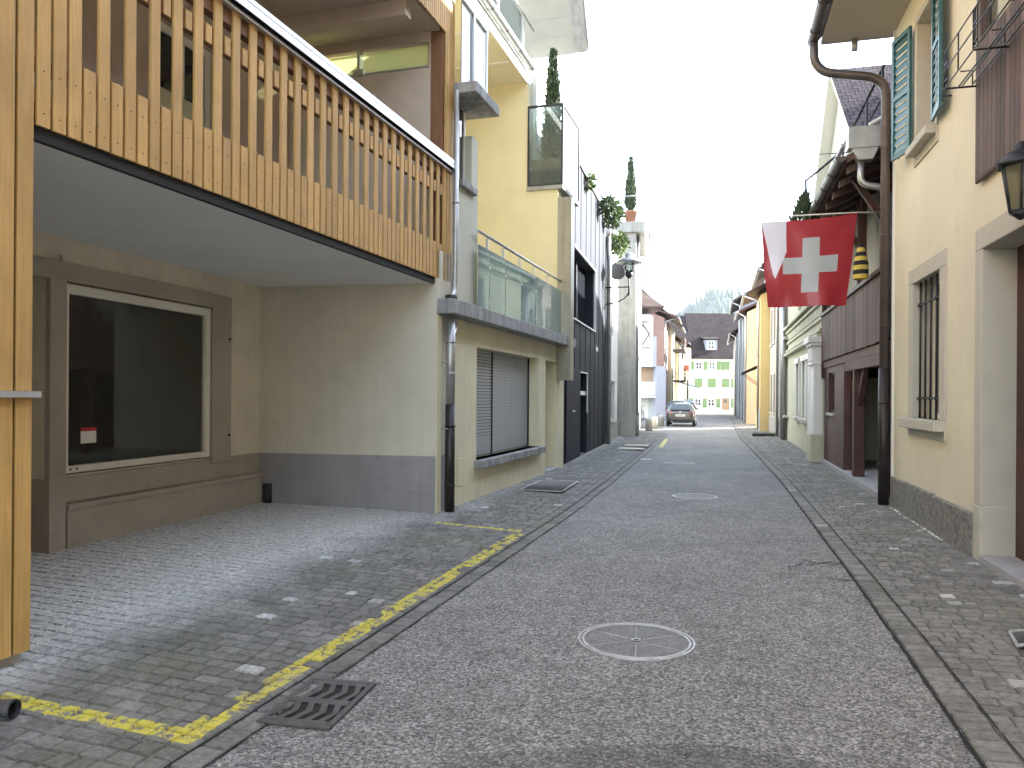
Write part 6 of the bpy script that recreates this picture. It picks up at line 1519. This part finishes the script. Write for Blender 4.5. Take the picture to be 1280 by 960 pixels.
for lab, (px, py) in (('pale rectangular cover plate in the left pavement, nearer one of two', (789, 560.5)), ('pale rectangular cover plate in the left pavement, farther one of two', (796, 556.5))):
    g = ground(px, py, .08); tv = Vector((.26, .966, 0)); nv = Vector((.966, -.26, 0)); c = Vector((g[0], g[1], .055))
    props(one(lambda q: q.prism([c - tv * .28 - nv * .38, c - tv * .28 + nv * .38, c + tv * .28 + nv * .38, c + tv * .28 - nv * .38], (0, 0, .03)), 'cover_plate', M['palestone'], None, loc=tuple(c)), lab, 'cover plate', 'pale cover plates in the left pavement')

# ================================================================== wooded hill
rng = random.Random(11)
HY = 900
prof = [(-2000, 60), (-300, 60), (-60, 62), (60, 70), (150, 92), (183, 100), (195, 105), (206, 115), (215, 125), (222, 131), (232, 132), (246, 130), (258, 127), (270, 119), (285, 112), (320, 104), (420, 92), (700, 70), (1800, 50)]
prof = [(x, z * .93 - 2) for x, z in prof]
def hz(x):
    for a, b in zip(prof, prof[1:]):
        if x <= b[0]: return a[1] + (b[1] - a[1]) * (x - a[0]) / (b[0] - a[0])
    return prof[-1][1]
mm = MB(); NXh, NYh = 120, 12; ids = {}
for i in range(NXh + 1):
    x = -700 + 1600 * i / NXh
    for j in range(NYh + 1):
        k = j / NYh; y = 560 + k * 400; s_ = math.sin(min(1, k / .85) * math.pi / 2); z = -1 + (hz(x * (900 / max(y, 900)) if False else x) - 6 + 1) * s_ ** 1.2 + 3 * noise.noise(Vector((x * .02, y * .02, 0)))
        ids[i, j] = mm.pts([(x, y, z)])
for i in range(NXh):
    for j in range(NYh): mm.face([ids[i, j], ids[i + 1, j], ids[i + 1, j + 1], ids[i, j + 1]], .5, True)
M['hill'] = mat('hill_woodland', (.035, .055, .03), var=.3, nscale=.03)
props(mm.build('hill', M['hill'], recalc=False), kind='structure')
mm = MB()
for i in range(900):
    x = rng.uniform(60, 420); k = 1 - rng.random() ** 2.2 * .55; y = 560 + min(1, k) * 345
    s_ = math.sin(min(1, (y - 560) / 400 / .85) * math.pi / 2); z = -1 + (hz(x) - 5) * s_ ** 1.2 - 2
    h = rng.uniform(11, 19) * (1.35 if rng.random() < .06 else 1); r_ = h * rng.uniform(.16, .24)
    for (a, b, rr) in ((0.1, .55, 1), (.35, .8, .72), (.6, 1.0, .42)):
        seg = 6; c = mm.pts([(x + math.cos(6.283 * t / seg + i) * r_ * rr, y + math.sin(6.283 * t / seg + i) * r_ * rr, z + h * a) for t in range(seg)] + [(x, y, z + h * b)])
        for t in range(seg): mm.face([c + t, c + (t + 1) % seg, c + seg], .5)
props(mm.build('conifer_forest', M['hill'], recalc=False), 'hazy conifer wood covering the far hill above the end house', 'forest', kind='stuff')

# ================================================================== air
mm = MB(); mm.cube(-760, 960, -40, 1010, -1.2, 190)
hz_m = bpy.data.materials.new('haze_air'); hz_m.use_nodes = True; t = hz_m.node_tree; t.nodes.clear(); o = N(t, 'ShaderNodeOutputMaterial'); v = N(t, 'ShaderNodeVolumePrincipled'); v.inputs['Color'].default_value = (.80, .92, 1, 1); v.inputs['Density'].default_value = HAZE; v.inputs['Anisotropy'].default_value = 0.0
t.links.new(v.outputs[0], o.inputs['Volume'])
if HAZE: props(mm.build('haze', hz_m, recalc=True), 'pale blue haze filling the air towards the hill', 'haze', kind='stuff')

# ================================================================== light, sky, camera
w = bpy.data.worlds.new('World'); sc.world = w; w.use_nodes = True; t = w.node_tree; bg = t.nodes['Background']
sky = t.nodes.new('ShaderNodeTexSky'); sky.sky_type = 'NISHITA'; sky.sun_disc = False; sky.sun_elevation = R(SUN_EL); sky.sun_rotation = R(SUN_AZ); sky.air_density = 1.0; sky.dust_density = .6; sky.ozone_density = 1.0; sky.altitude = 400
hs = N(t, 'ShaderNodeHueSaturation'); hs.inputs['Saturation'].default_value = .55; t.links.new(sky.outputs[0], hs.inputs['Color'])   # desaturated to neutralise the blue ambient light
t.links.new(hs.outputs[0], bg.inputs[0]); bg.inputs[1].default_value = SKY
L = bpy.data.lights.new('sun', 'SUN'); L.energy = SUN; L.angle = R(.6); L.color = (1.0, .97, .92); so = bpy.data.objects.new('sun', L); COL.objects.link(so)
d = Vector((math.sin(R(SUN_AZ)) * math.cos(R(SUN_EL)), math.cos(R(SUN_AZ)) * math.cos(R(SUN_EL)), math.sin(R(SUN_EL))))
so.rotation_euler = (-d).to_track_quat('-Z', 'Y').to_euler(); so.location = d * 30
cam = bpy.data.cameras.new('camera'); co = bpy.data.objects.new('camera', cam); COL.objects.link(co); sc.camera = co
cam.sensor_width = 36; cam.lens = F_PX / 1280 * 36; cam.shift_y = (HOR - 480) / 1280; cam.clip_start = .05; cam.clip_end = 6000
ca, sa = math.cos(ROLL), math.sin(ROLL)
co.matrix_world = Matrix(((ca, -sa, 0, 0), (0, 0, -1, 0), (sa, ca, 0, CAMH), (0, 0, 0, 1)))
sc.view_settings.view_transform = 'Standard'; sc.view_settings.look = 'None'; sc.view_settings.gamma = 1; sc.view_settings.exposure = EXPO
sc.view_settings.use_curve_mapping = False
sc.render.engine = 'CYCLES'; sc.cycles.use_denoising = True; sc.cycles.max_bounces = 8; sc.cycles.diffuse_bounces = 5; sc.cycles.glossy_bounces = 3; sc.cycles.transparent_max_bounces = 12; sc.cycles.volume_bounces = 0; sc.cycles.use_adaptive_sampling = True; sc.cycles.adaptive_threshold = .015
sc.cycles.sample_clamp_indirect = 6
